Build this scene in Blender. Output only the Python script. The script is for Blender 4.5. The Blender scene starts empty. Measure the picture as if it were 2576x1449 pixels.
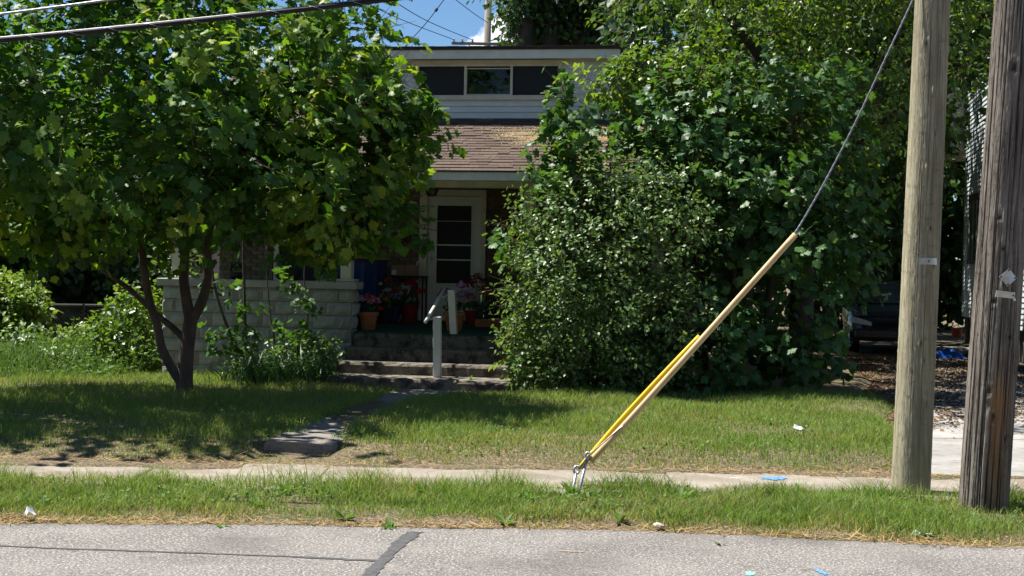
import bpy, math, random
import numpy as np
from mathutils import Vector, Matrix

SC = bpy.context.scene
COL = SC.collection
random.seed(7)
RNG = np.random.default_rng(11)
R = math.radians

# ------------------------------------------------------------------ camera
FPX = 3840.0                       # focal length in units of a 2576 px wide frame
ROLL = 0.0185
PITCH = math.atan(55.5 / FPX)
CAM = np.array([0.0, 0.0, 1.9])
_d = np.array([0, math.cos(PITCH), -math.sin(PITCH)])
_r0 = np.array([1.0, 0, 0]); _u0 = np.cross(_r0, _d)
_r = math.cos(ROLL) * _r0 + math.sin(ROLL) * _u0
_u = -math.sin(ROLL) * _r0 + math.cos(ROLL) * _u0
cam_d = bpy.data.cameras.new('camera')
cam_d.sensor_width = 36.0
cam_d.lens = FPX / 2576 * 36.0
cam_d.clip_end = 2000
cam = bpy.data.objects.new('camera', cam_d)
COL.objects.link(cam)
cam.matrix_world = Matrix(((_r[0], _u[0], -_d[0], CAM[0]), (_r[1], _u[1], -_d[1], CAM[1]),
                           (_r[2], _u[2], -_d[2], CAM[2]), (0, 0, 0, 1)))
SC.camera = cam

# ------------------------------------------------------------------ light
SUN_AZ = 70.0      # degrees left of straight ahead
SUN_EL = 64.0
SKY_STRENGTH = 0.05
EXPOSURE = 1.15
SUN_POWER = 5.0
sun_dir = Vector((-math.sin(R(SUN_AZ)) * math.cos(R(SUN_EL)), math.cos(R(SUN_AZ)) * math.cos(R(SUN_EL)), math.sin(R(SUN_EL))))
ld = bpy.data.lights.new('sun', 'SUN')
ld.energy = SUN_POWER; ld.angle = R(0.53); ld.color = (1.0, 0.955, 0.88)
lo = bpy.data.objects.new('sun', ld); COL.objects.link(lo)
lo.rotation_euler = (-sun_dir).to_track_quat('-Z', 'Y').to_euler()
lo.location = (-20, 10, 40)

world = bpy.data.worlds.new('World'); SC.world = world; world.use_nodes = True
nt = world.node_tree; nt.nodes.clear()
def N(tree, kind, **kw):
    n = tree.nodes.new(kind)
    for k, v in kw.items(): setattr(n, k, v)
    return n
out = N(nt, 'ShaderNodeOutputWorld'); bg = N(nt, 'ShaderNodeBackground')
sky = N(nt, 'ShaderNodeTexSky', sky_type='NISHITA', sun_disc=False)
sky.sun_elevation = R(SUN_EL); sky.sun_rotation = R(-SUN_AZ)
sky.air_density = 1.0; sky.dust_density = 0.0; sky.ozone_density = 3.0; sky.altitude = 200
tc = N(nt, 'ShaderNodeTexCoord')
nz = N(nt, 'ShaderNodeTexNoise'); nz.inputs['Scale'].default_value = 26; nz.inputs['Detail'].default_value = 6
nz.inputs['Roughness'].default_value = 0.6
nt.links.new(tc.outputs['Generated'], nz.inputs['Vector'])
sub = N(nt, 'ShaderNodeVectorMath', operation='SUBTRACT'); sub.inputs[1].default_value = (.5, .5, .5)
nt.links.new(nz.outputs['Color'], sub.inputs[0])
scl = N(nt, 'ShaderNodeVectorMath', operation='SCALE'); scl.inputs['Scale'].default_value = 0.045
nt.links.new(sub.outputs[0], scl.inputs[0])
addv = N(nt, 'ShaderNodeVectorMath', operation='ADD')
nt.links.new(tc.outputs['Generated'], addv.inputs[0]); nt.links.new(scl.outputs[0], addv.inputs[1])
# fair-weather clouds low round the whole horizon: (azimuth deg from +Y to +X, elevation, radius)
clouds = [(-1.3, 8.05, .011), (-.35, 8.5, .013), (.9, 8.6, .02), (3.5, 8.9, .03), (12, 9.5, .05), (-24, 10, .06), (30, 14, .08), (-52, 18, .1),
          (62, 12, .08), (96, 20, .11), (-95, 14, .1), (134, 16, .1), (172, 22, .12), (-140, 13, .09)]
prev = None
for az, el, rad in clouds:
    dd = N(nt, 'ShaderNodeVectorMath', operation='DISTANCE')
    dd.inputs[1].default_value = (math.sin(R(az)) * math.cos(R(el)), math.cos(R(az)) * math.cos(R(el)), math.sin(R(el)))
    nt.links.new(addv.outputs[0], dd.inputs[0])
    mr = N(nt, 'ShaderNodeMapRange'); mr.inputs['From Min'].default_value = rad * 1.15; mr.inputs['From Max'].default_value = rad * .75
    nt.links.new(dd.outputs['Value'], mr.inputs['Value'])
    if prev is None: prev = mr.outputs[0]
    else:
        mx = N(nt, 'ShaderNodeMath', operation='MAXIMUM'); nt.links.new(prev, mx.inputs[0]); nt.links.new(mr.outputs[0], mx.inputs[1]); prev = mx.outputs[0]
mixc = N(nt, 'ShaderNodeMixRGB'); mixc.inputs['Color2'].default_value = (11.0, 11.2, 11.6, 1)
tone = N(nt, 'ShaderNodeMixRGB', blend_type='MULTIPLY'); tone.inputs['Fac'].default_value = 1; tone.inputs['Color2'].default_value = (.72, .90, 1.08, 1)
nt.links.new(sky.outputs[0], tone.inputs['Color1'])
nt.links.new(prev, mixc.inputs['Fac']); nt.links.new(tone.outputs[0], mixc.inputs['Color1'])
nt.links.new(mixc.outputs[0], bg.inputs['Color']); bg.inputs['Strength'].default_value = SKY_STRENGTH
nt.links.new(bg.outputs[0], out.inputs['Surface'])

SC.view_settings.view_transform = 'Standard'; SC.view_settings.look = 'None'
SC.view_settings.exposure = EXPOSURE; SC.view_settings.gamma = 1.0
SC.cycles.use_denoising = True
SC.cycles.max_bounces = 10; SC.cycles.diffuse_bounces = 4; SC.cycles.transparent_max_bounces = 12
SC.cycles.transmission_bounces = 6; SC.cycles.sample_clamp_indirect = 8.0

# ------------------------------------------------------------------ reading positions off the photograph (2576 x 1449 frame)
def ray(x, y): return _d * FPX + _r * (x - 1288) - _u * (y - 724.5)
def at(x, y, Y):
    q = ray(x, y); return CAM + q * (Y / q[1])
def onz(x, y, z):
    q = ray(x, y); return CAM + q * ((z - CAM[2]) / q[2])
PHI = R(9.9); hs, hc = math.sin(PHI), math.cos(PHI)
HO = np.array([-1.339, 22.79, 0.0])
EX = np.array([hc, -hs, 0]); EY = np.array([hs, hc, 0])
def hl(x, y, ly):
    q = ray(x, y); t = (ly - (CAM - HO) @ EY) / (q @ EY); w = CAM + q * t - HO
    return w @ EX, w[2]
def hw(lx, ly, z): return HO + EX * lx + EY * ly + np.array([0, 0, z])
def to_local(P):
    w = np.asarray(P) - HO; return w @ EX, w @ EY

# ------------------------------------------------------------------ object helpers
def link(o, parent=None):
    COL.objects.link(o)
    if parent is not None: o.parent = parent
    return o
def tag(o, label=None, cat=None, group=None, kind=None):
    if label: o['label'] = label
    if cat: o['category'] = cat
    if group: o['group'] = group
    if kind: o['kind'] = kind
    return o
def empty(name, loc=(0, 0, 0), rz=0.0, parent=None):
    o = bpy.data.objects.new(name, None); o.location = tuple(loc); o.rotation_euler = (0, 0, rz)
    o.empty_display_size = .1
    return link(o, parent)
def np_mesh(name, V, F, tint=None, smooth=False):
    V = np.ascontiguousarray(V, dtype=np.float32); F = np.ascontiguousarray(F, dtype=np.int32)
    me = bpy.data.meshes.new(name); k = F.shape[1]
    me.vertices.add(len(V)); me.vertices.foreach_set('co', V.ravel())
    me.loops.add(F.size); me.loops.foreach_set('vertex_index', F.ravel())
    me.polygons.add(len(F)); me.polygons.foreach_set('loop_start', np.arange(0, F.size, k, dtype=np.int32))
    if smooth: me.polygons.foreach_set('use_smooth', np.ones(len(F), dtype=bool))
    me.update(calc_edges=True)
    if tint is not None:
        a = me.attributes.new('tint', 'FLOAT', 'POINT'); a.data.foreach_set('value', np.ascontiguousarray(tint, dtype=np.float32))
    return me
def np_obj(name, V, F, m, parent=None, tint=None, smooth=False):
    me = np_mesh(name, V, F, tint, smooth); me.materials.append(m)
    return link(bpy.data.objects.new(name, me), parent)
def frame(f, up=(0, 0, 1)):
    f = np.asarray(f, float); f = f / np.linalg.norm(f)
    up = np.asarray(up, float)
    if abs(f @ up) > .97: up = np.array([1.0, 0, 0])
    a = np.cross(up, f); a /= np.linalg.norm(a); b = np.cross(f, a)
    return a, b, f
class MB:
    def __init__(s): s.v = []; s.f = []
    def add(s, V, F):
        o = len(s.v); s.v += [tuple(map(float, p)) for p in V]; s.f += [tuple(i + o for i in f) for f in F]; return s
    def box(s, x0, x1, y0, y1, z0, z1):
        return s.add([(x0, y0, z0), (x1, y0, z0), (x1, y1, z0), (x0, y1, z0), (x0, y0, z1), (x1, y0, z1), (x1, y1, z1), (x0, y1, z1)],
                     [(0, 3, 2, 1), (4, 5, 6, 7), (0, 1, 5, 4), (1, 2, 6, 5), (2, 3, 7, 6), (3, 0, 4, 7)])
    def bbox(s, x0, x1, y0, y1, z0, z1, b=.006):     # box with chamfered front, side and top edges
        V = []
        for z, i in ((z0, b), (z0 + b, 0), (z1 - b, 0), (z1, b)):
            for x, y in ((x0 + i, y0 + i), (x1 - i, y0 + i), (x1 - i, y1 - i), (x0 + i, y1 - i)): V.append((x, y, z))
        F = [(0, 3, 2, 1), (12, 13, 14, 15)]
        for k in range(3):
            for j in range(4):
                F.append((k * 4 + j, k * 4 + (j + 1) % 4, k * 4 + 4 + (j + 1) % 4, k * 4 + 4 + j))
        return s.add(V, F)
    def obox(s, p0, p1, w, h, up=(0, 0, 1)):         # bar of section w x h from p0 to p1
        p0 = np.asarray(p0, float); p1 = np.asarray(p1, float); a, b, f = frame(p1 - p0, up); V = []
        for p in (p0, p1):
            for i, j in ((-1, -1), (1, -1), (1, 1), (-1, 1)): V.append(p + a * i * w / 2 + b * j * h / 2)
        return s.add(V, [(3, 2, 1, 0), (4, 5, 6, 7), (0, 1, 5, 4), (1, 2, 6, 5), (2, 3, 7, 6), (3, 0, 4, 7)])
    def tube(s, P, rad, n=8, caps=True):
        P = [np.asarray(p, float) for p in P]; V = []; F = []
        rad = [rad] * len(P) if np.isscalar(rad) else rad
        a = None
        for i, p in enumerate(P):
            t = P[min(i + 1, len(P) - 1)] - P[max(i - 1, 0)]
            t = t / (np.linalg.norm(t) + 1e-9)
            if a is None: a, b, _ = frame(t)
            else:
                a = a - t * (a @ t); a /= np.linalg.norm(a); b = np.cross(t, a)
            for k in range(n):
                q = 2 * math.pi * k / n; V.append(p + (a * math.cos(q) + b * math.sin(q)) * rad[i])
        for i in range(len(P) - 1):
            for k in range(n): F.append((i * n + k, i * n + (k + 1) % n, (i + 1) * n + (k + 1) % n, (i + 1) * n + k))
        if caps:
            F.append(tuple(range(n))[::-1]); F.append(tuple((len(P) - 1) * n + k for k in range(n)))
        return s.add(V, F)
    def lathe(s, prof, c=(0, 0, 0), n=20, sx=1, sy=1):
        V = []; F = []
        for r, z in prof:
            for k in range(n):
                q = 2 * math.pi * k / n; V.append((c[0] + r * sx * math.cos(q), c[1] + r * sy * math.sin(q), c[2] + z))
        for i in range(len(prof) - 1):
            for k in range(n): F.append((i * n + k, i * n + (k + 1) % n, (i + 1) * n + (k + 1) % n, (i + 1) * n + k))
        F.append(tuple(range(n))[::-1]); F.append(tuple((len(prof) - 1) * n + k for k in range(n)))
        return s.add(V, F)
    def mesh(s, name, smooth=False):
        me = bpy.data.meshes.new(name); me.from_pydata(s.v, [], s.f)
        if smooth: me.polygons.foreach_set('use_smooth', [True] * len(me.polygons))
        me.update(); return me
    def build(s, name, m, parent=None, smooth=False):
        me = s.mesh(name, smooth); me.materials.append(m)
        return link(bpy.data.objects.new(name, me), parent)
def copy_obj(o, parent, loc=None, rz=None, scale=None):
    c = o.copy(); COL.objects.link(c); c.parent = parent
    if loc is not None: c.location = loc
    if rz is not None: c.rotation_euler = rz if hasattr(rz, '__len__') else (0, 0, rz)
    if scale is not None: c.scale = scale
    return c
def wavef(P, seed, freq=1.0, n=7):                 # cheap smooth noise in about [-1, 1]
    g = np.random.default_rng(seed); s = np.zeros(len(P))
    for i in range(n):
        k = g.normal(size=3); k = k / np.linalg.norm(k) * freq * (0.6 + 1.6 * g.random()); s += np.sin(P @ k + g.random() * 6.28)
    return s / (n ** .5) / 1.2

# ------------------------------------------------------------------ materials
def mat(name, c1, c2=None, rough=.8, scale=8.0, detail=5, bump=0.0, bscale=None, metal=0.0, spec=.3, stretch=None,
        per=None, mid=(.4, .6), coords='Object', distort=0.0, layers=()):
    """two-tone noise material; per = spread of brightness per object or island; layers = extra stains (colour, scale, lo, hi, amount)"""
    m = bpy.data.materials.new(name); m.use_nodes = True; t = m.node_tree; b = t.nodes['Principled BSDF']
    b.inputs['Roughness'].default_value = rough; b.inputs['Metallic'].default_value = metal
    b.inputs['Specular IOR Level'].default_value = spec
    tcn = N(t, 'ShaderNodeTexCoord'); src = tcn.outputs[coords]
    if stretch:
        mp = N(t, 'ShaderNodeMapping'); mp.inputs['Scale'].default_value = stretch; t.links.new(src, mp.inputs['Vector']); src = mp.outputs[0]
    def noise(sc, det=5, rg=.6, dis=0.0):
        n = N(t, 'ShaderNodeTexNoise'); n.inputs['Scale'].default_value = sc; n.inputs['Detail'].default_value = det
        n.inputs['Roughness'].default_value = rg; n.inputs['Distortion'].default_value = dis
        t.links.new(src, n.inputs['Vector']); return n.outputs['Fac']
    col = None
    if c2 is None: c2 = tuple(x * .8 for x in c1)
    fac = noise(scale, detail, dis=distort)
    mr = N(t, 'ShaderNodeMapRange'); mr.inputs['From Min'].default_value = mid[0]; mr.inputs['From Max'].default_value = mid[1]
    t.links.new(fac, mr.inputs['Value'])
    mx = N(t, 'ShaderNodeMixRGB'); mx.inputs['Color1'].default_value = (*c1, 1); mx.inputs['Color2'].default_value = (*c2, 1)
    t.links.new(mr.outputs[0], mx.inputs['Fac']); col = mx.outputs[0]
    for lc, ls, lo_, hi_, am in layers:
        f2 = noise(ls, 6, .65)
        m2 = N(t, 'ShaderNodeMapRange'); m2.inputs['From Min'].default_value = lo_; m2.inputs['From Max'].default_value = hi_; m2.inputs['To Max'].default_value = am
        t.links.new(f2, m2.inputs['Value'])
        x2 = N(t, 'ShaderNodeMixRGB'); x2.inputs['Color2'].default_value = (*lc, 1)
        t.links.new(m2.outputs[0], x2.inputs['Fac']); t.links.new(col, x2.inputs['Color1']); col = x2.outputs[0]
    if per:
        oi = N(t, 'ShaderNodeObjectInfo'); ge = N(t, 'ShaderNodeNewGeometry')
        ad = N(t, 'ShaderNodeMath', operation='ADD'); t.links.new(oi.outputs['Random'], ad.inputs[0]); t.links.new(ge.outputs['Random Per Island'], ad.inputs[1])
        fr = N(t, 'ShaderNodeMath', operation='FRACT'); t.links.new(ad.outputs[0], fr.inputs[0])
        m3 = N(t, 'ShaderNodeMapRange'); m3.inputs['To Min'].default_value = 1 - per; m3.inputs['To Max'].default_value = 1 + per
        t.links.new(fr.outputs[0], m3.inputs['Value'])
        vm = N(t, 'ShaderNodeVectorMath', operation='SCALE'); t.links.new(col, vm.inputs[0]); t.links.new(m3.outputs[0], vm.inputs['Scale']); col = vm.outputs[0]
    t.links.new(col, b.inputs['Base Color'])
    if bump:
        bp = N(t, 'ShaderNodeBump'); bp.inputs['Strength'].default_value = bump; bp.inputs['Distance'].default_value = .02
        t.links.new(noise(bscale or scale * 3, 6), bp.inputs['Height']); t.links.new(bp.outputs[0], b.inputs['Normal'])
    return m
def leaf_mat(name, ramp, transl=.4, tcol=(1.25, 1.15, .35), rough=.45, spec=.35):
    """leaf blade: reflects by the ramp over its own tint, lets part of the light through with a yellower tone"""
    m = bpy.data.materials.new(name); m.use_nodes = True; t = m.node_tree; b = t.nodes['Principled BSDF']; o = t.nodes['Material Output']
    at_ = N(t, 'ShaderNodeAttribute', attribute_name='tint')
    oi = N(t, 'ShaderNodeObjectInfo'); ad = N(t, 'ShaderNodeMath', operation='MULTIPLY_ADD'); ad.inputs[1].default_value = .0; t.links.new(oi.outputs['Random'], ad.inputs[0]); t.links.new(at_.outputs['Fac'], ad.inputs[2])
    cr = N(t, 'ShaderNodeValToRGB'); e = cr.color_ramp.elements
    e[0].position = ramp[0][0]; e[0].color = (*ramp[0][1], 1); e[1].position = ramp[-1][0]; e[1].color = (*ramp[-1][1], 1)
    for p, c in ramp[1:-1]: k = e.new(p); k.color = (*c, 1)
    t.links.new(ad.outputs[0], cr.inputs['Fac'])
    t.links.new(cr.outputs[0], b.inputs['Base Color']); b.inputs['Roughness'].default_value = rough; b.inputs['Specular IOR Level'].default_value = spec
    tr = N(t, 'ShaderNodeBsdfTranslucent'); mu = N(t, 'ShaderNodeMixRGB', blend_type='MULTIPLY'); mu.inputs['Fac'].default_value = 1
    mu.inputs['Color2'].default_value = (*tcol, 1); t.links.new(cr.outputs[0], mu.inputs['Color1']); t.links.new(mu.outputs[0], tr.inputs['Color'])
    ms = N(t, 'ShaderNodeMixShader'); ms.inputs['Fac'].default_value = transl
    t.links.new(b.outputs[0], ms.inputs[1]); t.links.new(tr.outputs[0], ms.inputs[2]); t.links.new(ms.outputs[0], o.inputs['Surface'])
    return m
def glass_mat(name, tintc=(.5, .55, .55), refl=.06):
    m = bpy.data.materials.new(name); m.use_nodes = True; t = m.node_tree; o = t.nodes['Material Output']; t.nodes.remove(t.nodes['Principled BSDF'])
    tp = N(t, 'ShaderNodeBsdfTransparent'); tp.inputs['Color'].default_value = (*tintc, 1)
    gl = N(t, 'ShaderNodeBsdfGlossy'); gl.inputs['Roughness'].default_value = .03
    lw = N(t, 'ShaderNodeFresnel'); lw.inputs['IOR'].default_value = 1.45
    ms = N(t, 'ShaderNodeMixShader'); t.links.new(lw.outputs[0], ms.inputs['Fac']); t.links.new(tp.outputs[0], ms.inputs[1]); t.links.new(gl.outputs[0], ms.inputs[2])
    t.links.new(ms.outputs[0], o.inputs['Surface']); return m

M = {}
M['soil'] = mat('soil', (.17, .125, .08), (.085, .062, .04), .95, 22, 9, 1.0, 60, mid=(.42, .58), layers=(((.07, .085, .03), 1.6, .45, .62, .7), ((.34, .26, .15), 34, .52, .60, .75), ((.035, .026, .018), 48, .55, .62, .8)))
M['asphalt'] = mat('asphalt', (.135, .126, .117), (.175, .163, .152), .92, 1.2, 4, .6, 90, coords='Object',
                   layers=(((.50, .47, .43), 55, .53, .60, .9), ((.05, .046, .042), 60, .53, .60, .85), ((.36, .33, .30), 24, .55, .63, .55), ((.09, .083, .077), .8, .50, .66, .6), ((.26, .235, .21), 3.2, .54, .68, .45), ((.06, .055, .05), 5.5, .60, .68, .5)))
M['tar'] = mat('tar', (.055, .055, .058), (.085, .085, .085), .7, 18, 6, .4, 120, layers=(((.2, .19, .18), 60, .58, .68, .6),))
M['concrete'] = mat('concrete', (.28, .25, .205), (.22, .19, .155), .9, 2.5, 7, .3, 90, per=.05, layers=(((.16, .125, .085), 1.7, .48, .66, .75), ((.19, .16, .12), 9, .52, .66, .6), ((.42, .39, .34), 30, .58, .68, .4)))
M['drive'] = mat('driveway_concrete', (.33, .32, .30), (.26, .25, .235), .9, 1.2, 7, .3, 70, per=.06, layers=(((.17, .155, .13), 3, .5, .66, .6), ((.14, .12, .095), 14, .56, .66, .6), ((.42, .40, .37), 40, .58, .66, .4)))
M['aggregate'] = mat('aggregate', (.27, .24, .205), (.19, .168, .14), .95, 55, 4, .8, 90, layers=(((.36, .33, .29), 80, .58, .66, .8), ((.1, .09, .08), 3, .5, .7, .5)))
M['step'] = mat('step_concrete', (.21, .185, .15), (.14, .12, .095), .95, 5, 8, .5, 50, per=.06, layers=(((.04, .034, .028), 6, .46, .6, .9), ((.36, .33, .29), 16, .6, .7, .5)))
M['block'] = mat('rock_faced_block', (.33, .335, .31), (.26, .265, .245), .92, 6, 7, .45, 30, per=.10, layers=(((.19, .17, .12), 3, .56, .72, .5),))
M['mortar'] = mat('mortar', (.21, .21, .195), (.16, .155, .14), .95, 20, 5)
M['cap'] = mat('cap_concrete', (.36, .35, .32), (.30, .29, .265), .9, 4, 7, .25, 60)
M['brick'] = mat('brick', (.155, .108, .072), (.10, .07, .048), .9, 14, 6, .4, 60, per=.28)
M['brickmortar'] = mat('brick_mortar', (.10, .085, .07), (.075, .062, .05), .95, 20)
M['white'] = mat('white_paint', (.66, .66, .62), (.60, .59, .55), .5, 5, 6, .05, layers=(((.42, .39, .33), 9, .6, .75, .4),))
M['cream'] = mat('cream_trim', (.58, .54, .44), (.50, .46, .37), .55, 5, 6, .06, layers=(((.36, .31, .23), 8, .58, .75, .5),))
M['door'] = mat('door_white', (.60, .61, .57), (.56, .57, .53), .45, 3)
M['siding'] = mat('white_siding', (.62, .63, .63), (.58, .585, .58), .5, 3, 5, .04, per=.03, layers=(((.45, .43, .39), 5, .58, .75, .35),))
M['greysiding'] = mat('grey_siding', (.47, .52, .52), (.41, .46, .46), .6, 3, 5, per=.05)
M['palesiding'] = mat('pale_siding', (.55, .53, .49), (.5, .48, .44), .6, 3, 5, per=.05)
M['pinksiding'] = mat('pink_siding', (.42, .33, .34), (.38, .30, .31), .7, 3, 5, per=.05)
M['shingle'] = mat('shingle', (.105, .074, .057), (.07, .05, .04), .92, 40, 4, .4, 120, per=.22, layers=(((.26, .20, .15), 60, .57, .68, .6),))
M['roofdark'] = mat('roof_underlay', (.05, .04, .035), None, .95)
M['dripedge'] = mat('drip_edge', (.03, .022, .02), (.045, .025, .022), .6)
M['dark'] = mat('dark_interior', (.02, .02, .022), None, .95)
M['carpet'] = mat('green_carpet', (.02, .085, .06), (.015, .06, .045), .98, 60, 5, .4, 200, layers=(((.10, .12, .10), 25, .62, .74, .5),))
M['glass'] = glass_mat('glass')
M['screen'] = mat('insect_screen', (.018, .019, .021), (.022, .023, .025), .65, 300, spec=.25)
M['steel'] = mat('galvanised_steel', (.42, .43, .45), (.33, .34, .36), .42, 30, 5, .05, metal=.85)
M['alum'] = mat('aluminium_tag', (.62, .63, .63), (.5, .5, .5), .35, 25, 5, metal=.7)
M['tagpaper'] = mat('pale_tag', (.66, .62, .52), (.55, .5, .4), .6, 30, 5)
M['blackmetal'] = mat('black_metal', (.02, .02, .022), None, .5)
M['cable'] = mat('black_cable', (.012, .012, .014), (.02, .02, .022), .6, 8, spec=.15)
M['wire'] = mat('wire_strand', (.30, .31, .33), (.2, .2, .22), .45, 40, metal=.7)
M['yellow'] = mat('yellow_guard', (.72, .50, .02), (.66, .44, .02), .42, 6, 4)
M['tan'] = mat('faded_guard', (.62, .45, .25), (.56, .39, .20), .5, 7, 5, stretch=(1, 1, 1))
M['bark'] = mat('maple_bark', (.115, .085, .07), (.07, .052, .045), .95, 10, 7, .8, 28, stretch=(1, 1, .35), layers=(((.17, .14, .115), 8, .56, .7, .6),))
M['darkbark'] = mat('dark_bark', (.06, .045, .038), (.035, .027, .023), .95, 8, 7, .9, 14, stretch=(1, 1, .3))
M['twig'] = mat('twig', (.10, .075, .05), (.07, .05, .035), .9, 10)
M['bluebin'] = mat('blue_plastic', (.010, .040, .17), (.008, .03, .13), .45, 4)
M['bluelid'] = mat('dark_blue_lid', (.01, .025, .09), None, .5)
M['yellowlid'] = mat('yellow_lid', (.50, .27, .04), (.45, .24, .03), .5, 4)
M['card'] = mat('cardboard', (.33, .23, .15), (.29, .2, .13), .85, 6)
M['paper'] = mat('white_paper', (.75, .76, .78), None, .8)
M['terra'] = mat('terracotta', (.46, .17, .07), (.38, .13, .055), .75, 10, 5)
M['redpot'] = mat('red_pot', (.28, .015, .02), None, .5)
M['bluepot'] = mat('blue_pot', (.03, .06, .2), None, .5)
M['blackpot'] = mat('black_pot', (.02, .02, .02), None, .6)
M['carpaint'] = mat('dark_car_paint', (.012, .013, .02), (.02, .02, .026), .22, 6, spec=.5, layers=(((.12, .09, .06), 22, .58, .7, .5),))
M['windshield'] = mat('windshield', (.035, .04, .045), (.06, .065, .07), .12, 9, 7, spec=.6, layers=(((.20, .18, .14), 26, .55, .66, .55),))
M['lamp'] = mat('lamp_lens', (.55, .55, .52), (.4, .4, .38), .2, 8)
M['tyre'] = mat('tyre', (.02, .02, .02), None, .8)
M['tarp'] = mat('blue_tarp', (.015, .10, .48), (.01, .07, .36), .4, 5)
M['bluepaint'] = mat('blue_paint_mark', (.06, .24, .62), (.2, .24, .30), .8, 40, 6, mid=(.45, .65))
M['greenpaint'] = mat('teal_paint_mark', (.16, .52, .40), (.28, .32, .28), .8, 40, 6, mid=(.45, .65))
M['orangepaint'] = mat('orange_paint_mark', (.36, .22, .14), (.27, .24, .22), .8, 40, 6, mid=(.4, .6))
M['lantern'] = glass_mat('lantern_glass', (.35, .4, .42))
M['straw'] = leaf_mat('straw', [(0, (.50, .37, .17)), (.5, (.40, .28, .13)), (1, (.27, .19, .09))], .2, (1, .9, .6), .8, .1)
M['leaflitter'] = leaf_mat('leaf_litter', [(0, (.20, .13, .07)), (.5, (.13, .085, .05)), (1, (.23, .16, .09))], .1, (1, .9, .6), .85, .1)
M['seeds'] = leaf_mat('seed_litter', [(0, (.56, .44, .26)), (.5, (.48, .37, .20)), (1, (.36, .26, .15))], .2, (1, .9, .6), .85, .1)
M['grass'] = leaf_mat('grass_blade', [(0, (.46, .38, .20)), (.14, (.34, .33, .13)), (.32, (.205, .285, .07)), (.7, (.15, .25, .055)), (1, (.22, .34, .08))], .42, (1.15, 1.1, .5), .5, .22)
M['weed'] = leaf_mat('weed_blade', [(0, (.20, .22, .09)), (.4, (.09, .17, .04)), (1, (.13, .25, .05))], .35, (1.1, 1.1, .5), .6, .2)
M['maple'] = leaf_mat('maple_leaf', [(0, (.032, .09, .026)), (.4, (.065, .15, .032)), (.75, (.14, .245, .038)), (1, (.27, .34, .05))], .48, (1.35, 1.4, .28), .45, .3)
M['maple2'] = leaf_mat('young_maple_leaf', [(0, (.038, .10, .032)), (.6, (.068, .155, .042)), (.95, (.12, .23, .05)), (1, (.17, .25, .06))], .40, (1.4, 1.35, .35), .45, .35)
M['shrub'] = leaf_mat('shrub_leaf', [(0, (.075, .145, .042)), (.6, (.125, .215, .065)), (1, (.21, .30, .095))], .36, (1.25, 1.25, .4), .42, .42)
M['elm'] = leaf_mat('tall_tree_leaf', [(0, (.06, .125, .025)), (.6, (.105, .20, .033)), (1, (.19, .29, .05))], .46, (1.45, 1.3, .32), .36, .5)
M['backleaf'] = leaf_mat('distant_leaf', [(0, (.03, .07, .022)), (.6, (.045, .10, .028)), (1, (.08, .15, .035))], .3, (1.4, 1.3, .4), .5, .3)
M['bright'] = leaf_mat('bright_leaf', [(0, (.09, .17, .03)), (.6, (.15, .24, .045)), (1, (.25, .32, .07))], .4, (1.2, 1.2, .4), .42, .4)
M['lily'] = leaf_mat('lily_blade', [(0, (.03, .08, .03)), (.6, (.045, .115, .035)), (1, (.09, .17, .04))], .25, (1.2, 1.2, .4), .4, .4)

# ------------------------------------------------------------------ terrain
DRV0 = 3.75; DRVS = .185
def drive_left(Y): return DRV0 + DRVS * (Y - 13.5) + .12 * np.sin(Y * 1.3)
def ss(a, b, x): t = np.clip((x - a) / (b - a), 0, 1); return t * t * (3 - 2 * t)
def ground_z(X, Y):
    X = np.asarray(X, float); Y = np.asarray(Y, float)
    re_ = 11.0 - .40 * ss(.8, 4.0, X) - .16 * ss(-1, -4.2, X)
    z = -.03 + .075 * ss(re_ - .15, re_ + .35, Y) + .015 * ss(11.3, 12.3, Y)
    lawn = .055 * ss(13.6, 13.9, Y) + .082 * ss(13.72, 14.45, Y) - .035 * ss(16, 21, Y)
    lawn = lawn + .02 * np.sin(X * 1.7 + Y * .6) * ss(14, 15, Y) * ss(26, 20, Y)
    dip = ss(-2.5, -2.3, X) * ss(-1.5, -1.7, X) * ss(14.55, 14.35, Y)
    lawn = lawn * (1 - .8 * dip)
    onDrive = ss(-.25, .05, X - drive_left(Y)) * ss(13.6, 13.9, Y)
    z = z + lawn * (1 - onDrive) + .012 * onDrive
    ed = 13.56 - .28 * ss(-1.2, -3.5, X) - .1 * ss(-4, -6, X) + .05 * np.sin(X * 3.1) + .035 * np.sin(X * 7.7 + 2) + .06 * np.sin(X * 1.1 + 1)
    cover = ss(ed - .05, ed + .07, Y) * ss(15.2, 14.4, Y) * (1 - .75 * dip) * (1 - onDrive) * (1 - ss(-2.45, -2.3, X) * ss(-1.55, -1.7, X) * ss(14.3, 14.4, Y))
    z = np.maximum(z, .095 * cover + z * (1 - cover))
    z = z - .16 * ss(22, 27, Y) * ss(-4.5, -7, X)
    return z
gx = np.concatenate([[-400, -200, -100, -50, -30, -20, -15, -12, -10, -9], np.arange(-8, 8.01, .08), np.arange(8.2, 14, .3), [17, 22, 32, 52, 100, 200, 400]])
gy = np.concatenate([[-150, -60, -20, 0, 5, 8], np.arange(10, 13.2, .15), np.arange(13.2, 14.8, .04), np.arange(14.9, 30.01, .15), [32, 35, 40, 50, 70, 100, 160, 260, 420, 700]])
GX, GY = np.meshgrid(gx, gy)
GV = np.stack([GX.ravel(), GY.ravel(), ground_z(GX.ravel(), GY.ravel())], 1)
nx, ny = len(gx), len(gy)
idx = np.arange(nx * ny).reshape(ny, nx)
GF = np.stack([idx[:-1, :-1].ravel(), idx[:-1, 1:].ravel(), idx[1:, 1:].ravel(), idx[1:, :-1].ravel()], 1)
tag(np_obj('ground', GV, GF, M['soil'], smooth=True), kind='structure')

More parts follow.
